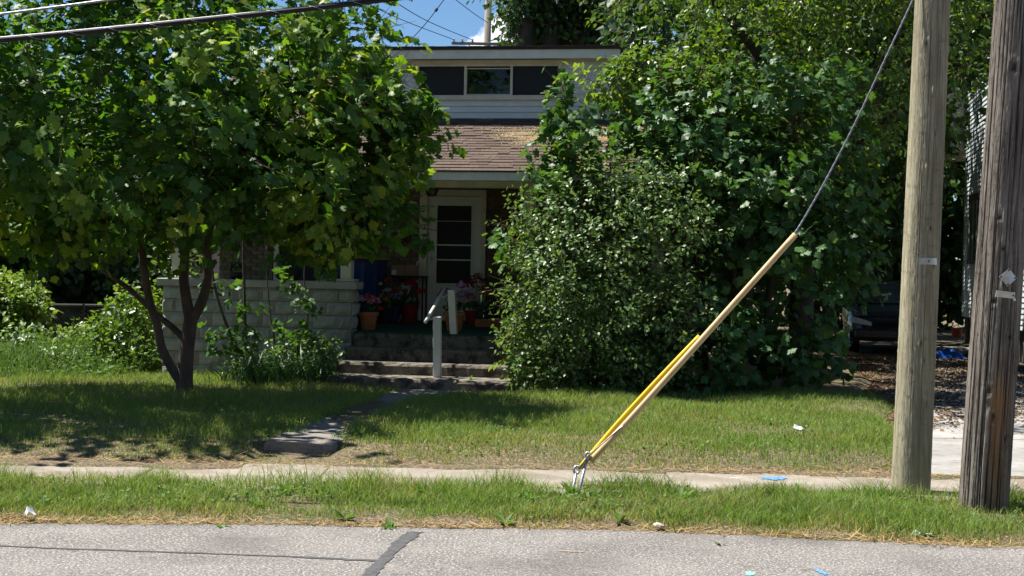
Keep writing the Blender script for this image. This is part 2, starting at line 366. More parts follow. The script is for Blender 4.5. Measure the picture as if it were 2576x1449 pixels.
# road with a ragged edge
rx = np.concatenate([[-300, -100, -40, -12], np.arange(-8, 8.01, .08), [12, 40, 100, 300]])
def road_edge(X): return 11.0 - .40 * ss(.8, 4.0, X) - .16 * ss(-1, -4.2, X)
edge = road_edge(rx) + .03 * np.sin(rx * 2.1) + .02 * np.sin(rx * 7.3 + 1) + .012 * np.sin(rx * 19) + .008 * np.sin(rx * 41)
RV = []; RF = []
ys = [-6.0, 4.0, 8.0, 9.5, 10.5]
for i, x in enumerate(rx):
    for y in ys: RV.append((x, y, .0))
    RV.append((x, edge[i], .0)); RV.append((x, edge[i] + .02, -.05))
k = len(ys) + 2
for i in range(len(rx) - 1):
    for j in range(k - 1): RF.append((i * k + j, (i + 1) * k + j, (i + 1) * k + j + 1, i * k + j + 1))
road = tag(np_obj('road', np.array(RV), np.array(RF), M['asphalt']), kind='structure')
def strip(name, pts, widths, z, m, parent):
    V = []; F = []; P = [np.array(p, float) for p in pts]
    for i, p in enumerate(P):
        t = P[min(i + 1, len(P) - 1)] - P[max(i - 1, 0)]; n = np.array([-t[1], t[0]]); n /= np.linalg.norm(n)
        w = widths[i] if hasattr(widths, '__len__') else widths
        V += [(*(p + n * w / 2 * random.uniform(.75, 1.2)), z), (*(p - n * w / 2 * random.uniform(.75, 1.2)), z)]
    for i in range(len(P) - 1): F.append((2 * i, 2 * i + 1, 2 * i + 3, 2 * i + 2))
    mb = MB(); mb.add(V, F); return mb.build(name, m, parent)
def gpts(pix, z=0.0, sub=8):
    out = []
    for (a, b) in zip(pix[:-1], pix[1:]):
        for s in range(sub):
            t = s / sub; q = onz(a[0] + (b[0] - a[0]) * t, a[1] + (b[1] - a[1]) * t, z); out.append((q[0] + random.gauss(0, .004), q[1] + random.gauss(0, .004)))
    q = onz(*pix[-1], z); out.append((q[0], q[1])); return out
strip('tar_seam', gpts([(-60, 1371), (160, 1381), (520, 1393), (760, 1402), (955, 1412)], 0, 10), [.035] * 30 + [.055] * 11, .004, M['tar'], road)
strip('tar_seam', gpts([(1043, 1339), (1005, 1368), (968, 1406), (915, 1462)], 0, 10), [.11] * 12 + [.085] * 19, .0045, M['tar'], road)
def blotch(name, c, rx_, ry_, z, m, parent, n=26, seed=0, rot=0):
    g = random.Random(seed); V = [(c[0], c[1], z)]; F = []
    for i in range(n):
        a = 2 * math.pi * i / n; r = g.uniform(.6, 1.15); x = rx_ * r * math.cos(a); y = ry_ * r * math.sin(a)
        V.append((c[0] + x * math.cos(rot) - y * math.sin(rot), c[1] + x * math.sin(rot) + y * math.cos(rot), z))
    for i in range(n): F.append((0, 1 + i, 1 + (i + 1) % n))
    mb = MB(); mb.add(V, F); return mb.build(name, m, parent)
tag(blotch('paint_mark', onz(2066, 1440, 0), .028, .10, .0042, M['bluepaint'], road, seed=1, rot=.25), 'blue paint mark on the road')
tag(blotch('paint_mark', onz(1886, 1444, 0), .03, .085, .0042, M['greenpaint'], road, seed=2), 'teal paint mark on the road')
tag(blotch('paint_mark', onz(1440, 1388, 0), .11, .02, .0042, M['orangepaint'], road, seed=3, rot=-.06), 'faded orange paint mark on the road')

# sidewalk slabs
sw = tag(empty('sidewalk'), kind='structure')
x = -9.1; si = 0
while x < 9:
    w = 1.5; tz = random.uniform(-.006, .006)
    mb = MB(); mb.bbox(-w / 2 + .006, w / 2 - .006, -.73, .73, -.16, 0, .008)
    o = mb.build('slab', M['concrete'], sw); o.location = (x + w / 2, 13.01, .08 + tz); o.rotation_euler = (random.uniform(-.008, .008), random.uniform(-.005, .005), 0)
    x += w
tag(blotch('paint_mark', onz(1945, 1204, .085), .13, .12, .0, M['bluepaint'], sw, seed=5), 'blue paint mark on the sidewalk').location.z = .0905
tag(blotch('paint_mark', onz(1850, 1204, .085), .05, .03, .0, M['white'], sw, seed=6), 'white paint fleck on the sidewalk').location.z = .0905
# driveway slabs
dv = tag(empty('driveway'), kind='structure')
for i in range(8):
    y0 = 13.78 + i * 3.05; y1 = y0 + 3.03
    def dx(Y, s): return DRV0 + DRVS * (Y - 13.5) + s
    for s0, s1 in ((0, 1.75), (1.77, 3.6)):
        mb = MB(); zt = .088 + random.uniform(-.004, .004)
        mb.add([(dx(y0, s0), y0, -.05), (dx(y0, s1), y0, -.05), (dx(y1, s1), y1, -.05), (dx(y1, s0), y1, -.05),
                (dx(y0, s0), y0, zt), (dx(y0, s1), y0, zt), (dx(y1, s1), y1, zt), (dx(y1, s0), y1, zt)],
               [(0, 3, 2, 1), (4, 5, 6, 7), (0, 1, 5, 4), (1, 2, 6, 5), (2, 3, 7, 6), (3, 0, 4, 7)])
        mb.build('slab', M['drive'], dv)
# front walk
wk = tag(empty('path'), kind='structure')
WL = [(-2.32, 14.42), (-1.98, 17.2), (-1.72, 19.6), (-1.62, 21.25)]
WRR = [(-1.62, 14.36), (-1.35, 17.2), (-1.10, 19.6), (-.45, 21.2)]
for i in range(3):
    z0 = [.208, .20, .185, .165]
    a, b, c, d_ = WL[i], WRR[i], WRR[i + 1], WL[i + 1]
    zb = -.02; g = .008 if i else 0
    n = 22; V = []; F = []; gg = np.random.default_rng(i + 60)
    for s in range(n + 1):                       # along the slab, sides crumbled a little
        t = s / n; l = np.array(a) + (np.array(d_) - np.array(a)) * t; r_ = np.array(b) + (np.array(c) - np.array(b)) * t; zt = z0[i] + (z0[i + 1] - z0[i]) * t; y_ = g if s == 0 else 0
        for m_, (fx, dz) in enumerate(((0, -.25), (0, -.025), (.03, 0), (.25, 0), (.5, 0), (.75, 0), (.97, 0), (1, -.025), (1, -.25))):
            jx = gg.normal() * (.008 if m_ in (1, 2, 6, 7) else 0); jy = gg.normal() * .009 if s in (0, n) and 0 < m_ < 8 else 0
            q_ = l + (r_ - l) * fx; V.append((q_[0] + jx, q_[1] + y_ + jy, zt + dz + (gg.normal() * .003 if dz > -.2 else 0) - (.012 * gg.random() if s in (0, n) and dz > -.2 else 0)))
    k9 = 9
    for s in range(n):
        for m_ in range(8): F.append((s * k9 + m_, s * k9 + m_ + 1, (s + 1) * k9 + m_ + 1, (s + 1) * k9 + m_))
    F += [tuple(range(9))[::-1], tuple(n * k9 + m_ for m_ in range(9))]
    mb = MB(); mb.add(V, F); mb.build('slab', M['aggregate'], wk)
def walk_l(Y): return np.interp(Y, [p[1] for p in WL], [p[0] for p in WL])
def walk_r(Y): return np.interp(Y, [p[1] for p in WRR], [p[0] for p in WRR])

# ------------------------------------------------------------------ the house
house = tag(empty('house', HO, -PHI), 'brick bungalow with white sided dormer and covered porch behind the steps', 'house')
H0 = .86                    # porch floor
LXL, LXR = -4.1, 3.75
def hbox(name, m, *a, parent=house, bev=None):
    mb = MB(); (mb.bbox(*a, b=bev) if bev else mb.box(*a)); return mb.build(name, m, parent)
# porch slab and carpet
hbox('porch_slab', M['step'], -1.06, 1.40, .004, .30, .05, .852, bev=.012)
hbox('porch_slab', M['cap'], LXL + .3, LXR - .3, .31, 2.39, .05, .85)
def floor_z(ly): return .866 + .045 * ly
def carpet(x0, x1, y0, y1):
    mb = MB(); V = [(x, y, floor_z(y) - d) for d in (.012, 0) for x, y in ((x0, y0), (x1, y0), (x1, y1), (x0, y1))]
    mb.add(V, [(0, 3, 2, 1), (4, 5, 6, 7), (0, 1, 5, 4), (1, 2, 6, 5), (2, 3, 7, 6), (3, 0, 4, 7)]); mb.build('porch_carpet', M['carpet'], house)
carpet(-1.05, 1.385, -.008, 2.392); carpet(LXL + .32, -1.055, .34, 2.392); carpet(1.39, LXR - .32, .34, 2.392)
# rock-faced porch walls
def rock_block(w, h, seed):
    g = np.random.default_rng(seed); nx_, nz_ = 6, 4
    xs = np.linspace(-w / 2, w / 2, nx_ + 1); zs = np.linspace(0, h, nz_ + 1)
    V = []; F = []
    for j, z in enumerate(zs):
        for i, x in enumerate(xs):
            edge_ = (i in (0, nx_) or j in (0, nz_))
            d = -.004 if edge_ else -.024 - .022 * g.random() + .012 * math.sin(i * 1.7 + seed)
            V.append((x + (0 if edge_ else g.normal() * .008), d, z + (0 if edge_ else g.normal() * .006)))
    for j in range(nz_):
        for i in range(nx_):
            a = j * (nx_ + 1) + i; F.append((a, a + 1, a + nx_ + 2, a + nx_ + 1))
    b0 = len(V); V += [(-w / 2, .06, 0), (w / 2, .06, 0), (w / 2, .06, h), (-w / 2, .06, h)]
    bl, br, tr, tl = 0, nx_, (nx_ + 1) * (nz_ + 1) - 1, (nx_ + 1) * nz_
    F += [tuple([b0, b0 + 1] + list(range(br, bl - 1, -1))), tuple([b0 + 2, b0 + 3] + list(range(tl, tr + 1))),
          tuple([b0 + 3, b0] + [j * (nx_ + 1) for j in range(nz_ + 1)]), tuple([b0 + 1, b0 + 2] + [j * (nx_ + 1) + nx_ for j in range(nz_, -1, -1)])]
    mb = MB(); mb.add(V, F); me = mb.mesh('block'); me.materials.append(M['block']); return me
full = [rock_block(.395, .19, s) for s in range(6)]; half = [rock_block(.195, .19, s + 20) for s in range(4)]
def porch_wall(x0, x1):
    w = hbox('porch_wall', M['mortar'], x0 + .03, x1 - .012, .012, .28, .0, 1.5)
    for c in range(7):
        z = .10 + c * .2; x = x0 + .01 - (.2 if c % 2 else 0)
        while x < x1 - .05:
            a = max(x, x0); b = min(x + .4, x1)
            if b - a > .30: me = random.choice(full); s = (b - a) / .4
            else: me = random.choice(half); s = (b - a) / .2
            if b - a > .06:
                o = link(bpy.data.objects.new('block', me), w); o.location = ((a + b) / 2, -.0, z + .005); o.scale = (s, 1, 1)
            x += .4
    # the end that faces the steps
    for c in range(7):
        xe = x1 if x1 < 0 else x0
        o = link(bpy.data.objects.new('block', random.choice(half)), w); o.location = (xe - .006 if x1 < 0 else xe + .006, .15, .105 + c * .2)
        o.rotation_euler = (0, 0, math.pi / 2 if x1 < 0 else -math.pi / 2); o.scale = (1.3, 1, 1)
    hbox('wall_cap', M['cap'], x0 - .07, x1 + .075, -.07, .33, 1.502, 1.615, bev=.01)
porch_wall(LXL, -1.075); porch_wall(1.42, LXR)
# posts on the wall caps
for px, w_ in ((-1.205, .165), (-3.9, .165), (1.58, .165), (3.5, .165)):
    p = hbox('porch_post', M['cream'], px - w_ / 2, px + w_ / 2, .06, .06 + w_, 1.655, 3.05, bev=.006)
    hbox('post_base', M['cream'], px - .145, px + .145, .01, .29, 1.617, 1.655, parent=p, bev=.008)
# beam, fascia, ceiling
hbox('porch_beam', M['cream'], LXL - .15, LXR + .15, .03, .26, 3.055, 3.26)
hbox('porch_ceiling', M['cap'], LXL, LXR, .262, 2.41, 3.262, 3.29)
ROOF_S = .413; RE = -.42; RZ = 3.262      # roof slope, eave position, eave height
def roof_z(ly): return RZ + (ly - RE) * ROOF_S
hbox('fascia', M['white'], LXL - .55, LXR + .18, RE, RE + .024, RZ - .125, RZ - .006)
hbox('soffit', M['cream'], LXL - .53, LXR + .16, RE + .026, .028, RZ - .118, RZ - .10)
hbox('drip_edge', M['dripedge'], LXL - .57, LXR + .2, RE - .022, RE + .02, RZ - .004, RZ + .018)
# front wall with openings
WY = 2.4
fw = MB()
for a in ((LXL, -3.15, H0, 3.26), (-3.15, -1.39, H0, 1.52), (-3.15, -1.39, 3.06, 3.26), (-1.39, -.63, H0, 3.26), (-.63, .5, 3.14, 3.26), (.5, LXR, H0, 3.26)):
    fw.box(a[0], a[1], WY + .022, WY + .2, a[2], a[3])
wallo = fw.build('wall', M['brickmortar'], house)
bm_ = MB(); bm_.box(-.099, .099, 0, .03, .0, .057); bme = bm_.mesh('brick'); bme.materials.append(M['brick'])
nb = 0; hidden = MB()
def bricks(x0, x1, z0, z1):
    global nb
    row = int(round((z0 - H0) / .0675)); z = H0 + .006 + row * .0675
    while z + .057 < z1:
        x = x0 - (.105 if row % 2 else 0)
        while x < x1 - .03:
            a, b = max(x + .005, x0), min(x + .205, x1)
            if b - a > .03:
                o = link(bpy.data.objects.new('brick', bme), wallo); o.location = ((a + b) / 2, WY - .002 + random.uniform(-.003, .003), z); o.scale = ((b - a) / .2, 1, 1); nb += 1
            x += .21
        row += 1; z += .0675
bricks(-1.385, -.635, H0, 3.2); bricks(.505, 1.22, H0, 3.2); bricks(-3.85, -3.16, 1.6, 2.3)
hb = MB()
def bricks_far(x0, x1, z0, z1):
    row = int(round((z0 - H0) / .0675)); z = H0 + .006 + row * .0675
    while z + .057 < z1:
        x = x0 - (.105 if row % 2 else 0)
        while x < x1 - .03:
            a, b = max(x + .005, x0), min(x + .205, x1)
            if b - a > .03: hb.box(a, b, WY - .002, WY + .028, z, z + .057)
            x += .21
        row += 1; z += .0675
bricks_far(LXL, -3.86, H0, 3.2); bricks_far(-3.85, -3.16, H0, 1.59); bricks_far(-3.85, -3.16, 2.37, 3.2); bricks_far(1.23, LXR, H0, 3.2); bricks_far(-3.15, -1.4, H0, 1.5)
tag(hb.build('brick', M['brick'], wallo), kind='stuff')
# other walls and gables keep the inside dark
hbox('wall', M['brick'], LXL, LXL + .2, WY + .2, 8.2, .0, 3.2)
hbox('wall', M['brick'], LXR - .2, LXR, WY + .2, 8.2, .0, 3.2)
hbox('wall', M['brick'], LXL, LXR, 8.2, 8.4, .0, 3.2)
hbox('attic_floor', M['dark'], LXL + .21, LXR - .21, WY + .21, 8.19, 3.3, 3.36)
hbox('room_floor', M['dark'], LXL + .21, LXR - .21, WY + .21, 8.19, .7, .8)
for gx_ in (LXL, LXR - .2):
    mb = MB(); V = []
    for x in (gx_, gx_ + .2):
        V += [(x, .3, 3.27), (x, 8.4, 3.27), (x, 4.9, roof_z(4.9) - .1)]
    mb.add(V, [(0, 1, 2), (5, 4, 3), (0, 3, 4, 1), (1, 4, 5, 2), (2, 5, 3, 0)]); mb.build('gable', M['siding'], house)
# porch windows, a pair of double-hung
for wx0, wx1 in ((-3.13, -2.29), (-2.23, -1.40)):
    mb = MB()
    t = .085
    mb.box(wx0, wx0 + t, WY - .03, WY + .12, 1.54, 3.05); mb.box(wx1 - t, wx1, WY - .03, WY + .12, 1.54, 3.05)
    mb.box(wx0 + t, wx1 - t, WY - .03, WY + .12, 2.96, 3.05); mb.box(wx0 - .02, wx1 + .02, WY - .06, WY + .12, 1.50, 1.538)
    wo = mb.build('window', M['cream'], house)
    mb = MB(); mb.box(wx0 + t, wx1 - t, WY + .02, WY + .06, 2.225, 2.27); mb.box(wx0 + t, wx1 - t, WY + .02, WY + .06, 1.54, 1.59); mb.box(wx0 + t, wx1 - t, WY + .02, WY + .06, 2.91, 2.958)
    mb.build('sash', M['white'], wo)
    for z0, z1 in ((1.592, 2.223), (2.272, 2.908)):
        mb = MB(); mb.box(wx0 + t, wx1 - t, WY + .035, WY + .041, z0, z1); mb.build('pane', M['screen'], wo)
    mb = MB(); mb.box(wx0 + t, wx1 - t, WY + .25, WY + .27, 1.54, 2.96); mb.build('dark_backing', M['dark'], wo)  # dark sheet in place of the unlit room behind the panes
hbox('mullion', M['cream'], -2.288, -2.232, WY - .025, WY + .12, 1.54, 3.05)
# front door
mb = MB(); mb.box(-.625, -.495, WY - .035, WY + .16, H0 + .008, 3.135); mb.box(.402, .49, WY - .035, WY + .16, H0 + .008, 3.135); mb.box(-.494, .401, WY - .035, WY + .16, 3.035, 3.135)
dfm = mb.build('door_frame', M['cream'], house)
mb = MB(); mb.box(-.494, .401, WY - .02, WY + .16, H0 + .008, .985); mb.build('door_sill', M['cap'], house)
DX0, DX1, DZ0, DZ1 = -.488, .395, .99, 3.025
gx0, gx1, gz0, gz1 = -.335, .245, 1.595, 2.875
mb = MB(); y0, y1 = WY + .0, WY + .04
mb.box(DX0, gx0, y0, y1, DZ0, DZ1); mb.box(gx1, DX1, y0, y1, DZ0, DZ1); mb.box(gx0, gx1, y0, y1, DZ0, gz0); mb.box(gx0, gx1, y0, y1, gz1, DZ1)
door = mb.build('door', M['door'], house)
mb = MB()
for a, b, c, d_ in ((gx0 - .022, gx0, gz0 - .022, gz1 + .022), (gx1, gx1 + .022, gz0 - .022, gz1 + .022), (gx0, gx1, gz0 - .022, gz0), (gx0, gx1, gz1, gz1 + .022)): mb.box(a, b, y0 - .009, y0 - .0005, c, d_)
mb.build('glazing_frame', M['door'], door)
for zb, hh in ((2.615, .008), (2.215, .022), (1.97, .022)):
    mb = MB(); mb.box(gx0, gx1, y0 + .004, y0 + .03, zb, zb + hh); mb.build('glazing_bar', M['door'], door)
mb = MB(); mb.box(gx0, gx1, y0 + .033, y0 + .037, gz0, gz1); mb.build('pane', M['screen'], door)
for pz0, pz1 in ((1.12, 1.46),):
    mb = MB()
    for px0, px1 in ((-.37, -.08), (-.01, .28)):
        for a, b, c, d_ in ((px0, px0 + .016, pz0, pz1), (px1 - .016, px1, pz0, pz1), (px0 + .016, px1 - .016, pz0, pz0 + .016), (px0 + .016, px1 - .016, pz1 - .016, pz1)): mb.box(a, b, y0 - .007, y0 - .0004, c, d_)
    mb.build('panel', M['door'], door)
mb = MB(); mb.bbox(-.45, -.415, y0 - .014, y0 - .0006, 1.93, 2.10, .004); mb.tube([(-.432, y0 - .014, 2.0), (-.432, y0 - .05, 2.0), (-.36, y0 - .055, 1.995)], .009, 8); mb.build('handle', M['steel'], door)
hbox('door', M['dark'], DX0, DX1, WY + .12, WY + .16, .99, 3.03).data.materials  # dark backing sheet behind the storm door, in place of the unlit room
# house number
def digit(ch, lx, z, size):
    cu = bpy.data.curves.new('house_number', 'FONT'); cu.body = ch; cu.size = size; cu.extrude = .003; cu.align_x = 'CENTER'
    tmp = bpy.data.objects.new('house_number', cu); COL.objects.link(tmp)
    dg = bpy.context.evaluated_depsgraph_get(); me = bpy.data.meshes.new_from_object(tmp.evaluated_get(dg)); me.materials.clear(); me.materials.append(M['blackmetal'])
    bpy.data.objects.remove(tmp); o = link(bpy.data.objects.new('house_number', me), dfm); o.location = (lx, WY - .039, z); o.rotation_euler = (math.pi / 2, 0, 0)
digit('3', -.545, 2.47, .12); digit('1', -.55, 2.28, .12)
# roof: deck, then shingles one by one where they show
mb = MB(); a0, a1 = LXL - .57, LXR + .2
yr = 4.9
for sgn in (0,):
    V = [(a0, RE, RZ - .004), (a1, RE, RZ - .004), (a1, yr, roof_z(yr) - .03), (a0, yr, roof_z(yr) - .03), (a0, RE, RZ - .02 + .012), (a1, RE, RZ - .008 + .012), (a1, yr, roof_z(yr)), (a0, yr, roof_z(yr))]
    mb.add(V, [(0, 3, 2, 1), (4, 5, 6, 7), (0, 1, 5, 4), (1, 2, 6, 5), (2, 3, 7, 6), (3, 0, 4, 7)])
V = [(a0, yr, roof_z(yr) - .03), (a1, yr, roof_z(yr) - .03), (a1, 8.9, 3.2), (a0, 8.9, 3.2), (a0, yr, roof_z(yr)), (a1, yr, roof_z(yr)), (a1, 8.9, 3.25), (a0, 8.9, 3.25)]
mb.add(V, [(0, 3, 2, 1), (4, 5, 6, 7), (0, 1, 5, 4), (1, 2, 6, 5), (2, 3, 7, 6), (3, 0, 4, 7)])
roof = mb.build('roof', M['roofdark'], house)
pit = math.atan(ROOF_S); ux, uz = math.cos(pit), math.sin(pit)
mb = MB(); mb.add([(-.5, 0, .0), (.5, 0, .0), (.5, .21, -.004), (-.5, .21, -.004), (-.5, 0, .017), (.5, 0, .017), (.5, .21, .001), (-.5, .21, .001)],
                  [(0, 3, 2, 1), (4, 5, 6, 7), (0, 1, 5, 4), (1, 2, 6, 5), (2, 3, 7, 6), (3, 0, 4, 7)])
sme = mb.mesh('shingle'); sme.materials.append(M['shingle'])
DLY = 1.95                  # dormer front
D0, D1 = -1.95, 2.56        # dormer left and right corners
far_sh = MB(); nsh = 0
for rrow in range(48):
    d = rrow * .128; ly = RE + d * ux
    if ly > yr - .1: break
    x = a0 + (rrow * .137) % .3 - .3
    while x < a1:
        w = random.choice((.17, .22, .28, .33)); xa, xb = max(x, a0), min(x + w - .004, a1); x += w
        if xb - xa < .03: continue
        if ly > DLY - .02 and D0 < (xa + xb) / 2 < D1: continue
        dz = random.choice((0, 0, .004, .008))
        if ly < DLY + .1 and -.60 < (xa + xb) / 2 < 1.55 and nsh < 298:
            o = link(bpy.data.objects.new('shingle', sme), roof); o.location = ((xa + xb) / 2, ly, roof_z(ly) + .003 + dz); o.rotation_euler = (pit, 0, 0); o.scale = (xb - xa, 1, 1); nsh += 1
        else:
            z = roof_z(ly) + .003 + dz; L = .21
            far_sh.add([(xa, ly, z), (xb, ly, z), (xb, ly + L * ux, z + L * uz - .003), (xa, ly + L * ux, z + L * uz - .003), (xa, ly, z + .017), (xb, ly, z + .017), (xb, ly + L * ux, z + L * uz + .001), (xa, ly + L * ux, z + L * uz + .001)],
                       [(4, 5, 6, 7), (0, 1, 5, 4), (1, 2, 6, 5), (3, 0, 4, 7)])
tag(far_sh.build('shingle', M['shingle'], roof), kind='stuff')
# dormer
DZB = roof_z(DLY) + .0; DZT = 5.215
WX0, WX1, WZ0, WZ1 = -.615, 1.735, 4.60, 5.195
dm = MB()
for a in ((D0 + .01, WX0, DZB - .2, DZT), (WX1, D1 - .01, DZB - .2, DZT), (WX0, WX1, DZB - .2, WZ0), (WX0, WX1, WZ1, DZT)): dm.box(a[0], a[1], DLY + .02, DLY + .10, a[2], a[3])
dmw = dm.build('dormer_wall', M['siding'], house)
def plank(x0, x1, z, h, parent, m, name='siding_plank'):
    mb = MB(); mb.add([(x0, DLY - .004, z), (x1, DLY - .004, z), (x1, DLY + .018, z + h), (x0, DLY + .018, z + h), (x0, DLY + .018, z), (x1, DLY + .018, z)],
                      [(0, 1, 2, 3), (0, 4, 5, 1), (1, 5, 2), (0, 3, 4)]); return mb.build(name, m, parent)
z = DZB + .03; hgt = .0985
while z < DZT - .02:
    hh = min(hgt, DZT - z)
    if z + hh * .5 < WZ0: plank(D0 + .075, D1 - .098, z, hh, dmw, M['siding'])
    else: plank(D0 + .075, WX0 - .04, z, hh, dmw, M['siding']); plank(WX1 + .04, D1 - .098, z, hh, dmw, M['siding'])
    z += hgt
for cx0, cx1 in ((D0, D0 + .072), (D1 - .095, D1)): hbox('corner_board', M['siding'], cx0, cx1, DLY - .016, DLY + .08, DZB + .0, DZT, parent=dmw)
# right-hand cheek of the dormer, boards cut by the roof slope
cheek = MB(); yb = yr - .2
V = []
for xx in (D1 - .1, D1 - .012): V += [(xx, DLY + .1, DZB), (xx, DLY + .1, DZT), (xx, yb, DZT), (xx, yb, min(roof_z(yb), DZT - .02))]
cheek.add(V, [(0, 1, 2, 3), (7, 6, 5, 4), (0, 4, 5, 1), (1, 5, 6, 2), (2, 6, 7, 3), (3, 7, 4, 0)]); ck = cheek.build('dormer_cheek', M['siding'], house)
z = DZB + .03
while z < DZT - .02:
    ye = min(RE + (z - RZ) / ROOF_S - .03, 4.4)
    if ye > DLY + .12:
        mb = MB(); y0_ = DLY + .082
        mb.add([(D1 + .012, y0_, z), (D1 + .012, ye, z), (D1 - .01, ye, z + hgt), (D1 - .01, y0_, z + hgt), (D1 - .01, y0_, z), (D1 - .01, ye, z)], [(0, 1, 2, 3), (0, 4, 5, 1), (1, 5, 2), (0, 3, 4)])
        mb.build('siding_plank', M['siding'], ck)
    z += hgt
hbox('dormer_cheek', M['siding'], D0 + .012, D0 + .1, DLY + .1, yb, DZB, DZT)
# dormer eave
DE = DLY - .20
hbox('dormer_soffit', M['cream'], D0 - .13, D1 + .13, DE + .026, DLY + .3, DZT + .0, DZT + .018)
hbox('dormer_fascia', M['white'], D0 - .15, D1 + .15, DE, DE + .024, DZT - .012, DZT + .128)
V = []
for xx in (D0 - .17, D1 + .17): V += [(xx, DE - .03, DZT + .131), (xx, yr + .6, DZT + .131 + .42), (xx, yr + .6, DZT + .175 + .42), (xx, DE - .03, DZT + .166)]
mb = MB(); mb.add(V, [(0, 1, 2, 3), (7, 6, 5, 4), (0, 4, 5, 1), (1, 5, 6, 2), (2, 6, 7, 3), (3, 7, 4, 0)]); mb.build('dormer_roof', M['dripedge'], house)
mb = MB()
for k_ in range(26):
    xx = D0 - .17 + k_ * (D1 - D0 + .34) / 26; mb.box(xx + .003, xx + (D1 - D0 + .34) / 26 - .003, DE - .045, DE + .16, DZT + .168 + .002 * (k_ % 3), DZT + .181 + .003 * (k_ % 2))
tag(mb.build('shingle', M['shingle'], house), kind='stuff')
# dormer window: trim, three lights
mb = MB(); wy = DLY - .02
mb.box(WX0 - .035, WX0 + .04, wy, wy + .1, WZ0 - .035, WZ1 + .01); mb.box(WX1 - .03, WX1 + .035, wy, wy + .1, WZ0 - .035, WZ1 + .01)
mb.box(WX0 + .04, WX1 - .03, wy, wy + .1, 5.105, WZ1 + .01); mb.box(WX0 + .04, WX1 - .03, wy - .012, wy + .1, WZ0 - .035, 4.638)
dwin = mb.build('window', M['cream'], house)
hbox('window_head', M['cream'], WX0 - .06, WX1 + .06, wy - .02, wy - .002, 5.145, 5.20, parent=dwin)
for i, (px0, px1, mm) in enumerate(((-.575, .195, M['screen']), (.195, .95, M['glass']), (.95, 1.705, M['screen']))):
    ms = MB(); f_ = .022; yy = wy + (.02 if i != 1 else .035); zt_ = 5.104 if i != 1 else 5.08
    ms.box(px0, px0 + f_, yy, yy + .03, 4.639, zt_); ms.box(px1 - f_, px1, yy, yy + .03, 4.639, zt_); ms.box(px0 + f_, px1 - f_, yy, yy + .03, zt_ - f_ * .8, zt_); ms.box(px0 + f_, px1 - f_, yy, yy + .03, 4.639, 4.639 + f_)
    ms.build('sash', M['blackmetal'] if i != 1 else M['cream'], dwin)
    mp = MB(); mp.box(px0 + f_, px1 - f_, yy + .012, yy + .016, 4.639 + f_, zt_ - f_ * .8); mp.build('pane', mm, dwin)
for xm in (.195, .95): hbox('mullion', M['cream'], xm - .02, xm + .02, wy + .001, wy + .015, 4.638, 5.105, parent=dwin)
# stacked boxes behind the dormer window
M['ibox'] = mat('pale_box', (.62, .66, .52), (.55, .58, .46), .8, 5)
bx = [((.23, .50, 4.62, 4.72), 'bottom pale box of the taller pair behind the dormer window'), ((.235, .495, 4.722, 4.84), 'top pale box of the taller pair behind the dormer window'),
      ((.64, .93, 4.62, 4.715), 'bottom pale box of the shorter pair behind the dormer window'), ((.66, .93, 4.717, 4.81), 'top pale box of the shorter pair behind the dormer window'),
      ((1.22, 1.42, 4.62, 4.73), 'lone low pale box behind the dark third light of the dormer window')]
for (a, b, c, d_), lb in bx:
    o = tag(hbox('storage_box', M['ibox'], a, b, DLY + .12, DLY + .36, c, d_, parent=None, bev=.004), lb, 'box', 'boxes behind the dormer window')
    o.location = HO; o.rotation_euler = (0, 0, -PHI)
hbox('attic_dark_backing', M['dark'], D0 + .11, D1 - .11, 2.62, 2.66, 4.1, 5.23)  # dark board added to stop daylight showing through the dormer window
hbox('attic_dark_lid', M['dark'], D0 + .11, D1 - .11, DLY + .11, 2.619, 5.215, 5.23)  # dark lid added with it, closing off the sky above
hbox('window_ledge', M['cap'], WX0, WX1, DLY + .1, DLY + .5, 4.58, 4.618)

# porch steps
steps = tag(empty('porch_steps', HO, -PHI), 'worn concrete steps with crumbling edges leading up to the porch', 'steps')
def worn_step(x0, x1, y0, y1, z1):
    n = 40; V = []; F = []; g = np.random.default_rng(int(z1 * 1000))
    for i in range(n + 1):
        x = x0 + (x1 - x0) * i / n; j = g.random(3)
        V += [(x, y0 + .012 * j[0], -.05), (x, y0 + .016 * j[1], z1 - .045), (x, y0 + .012 + .02 * j[2], z1 - .012 - .012 * j[0]), (x, y0 + .04 + .015 * j[1], z1), (x, y1, z1), (x, y1, -.05)]
    for i in range(n):
        for k_ in range(5): F.append((i * 6 + k_, (i + 1) * 6 + k_, (i + 1) * 6 + k_ + 1, i * 6 + k_ + 1))
    F += [tuple(range(6))[::-1], tuple(n * 6 + k_ for k_ in range(6))]
    mb = MB(); mb.add(V, F); return mb.build('step', M['step'], steps)
worn_step(-1.06, 1.42, -.42, .0, .655); worn_step(-1.04, 1.5, -.92, -.422, .475); worn_step(-1.25, 1.62, -1.62, -.922, .305)

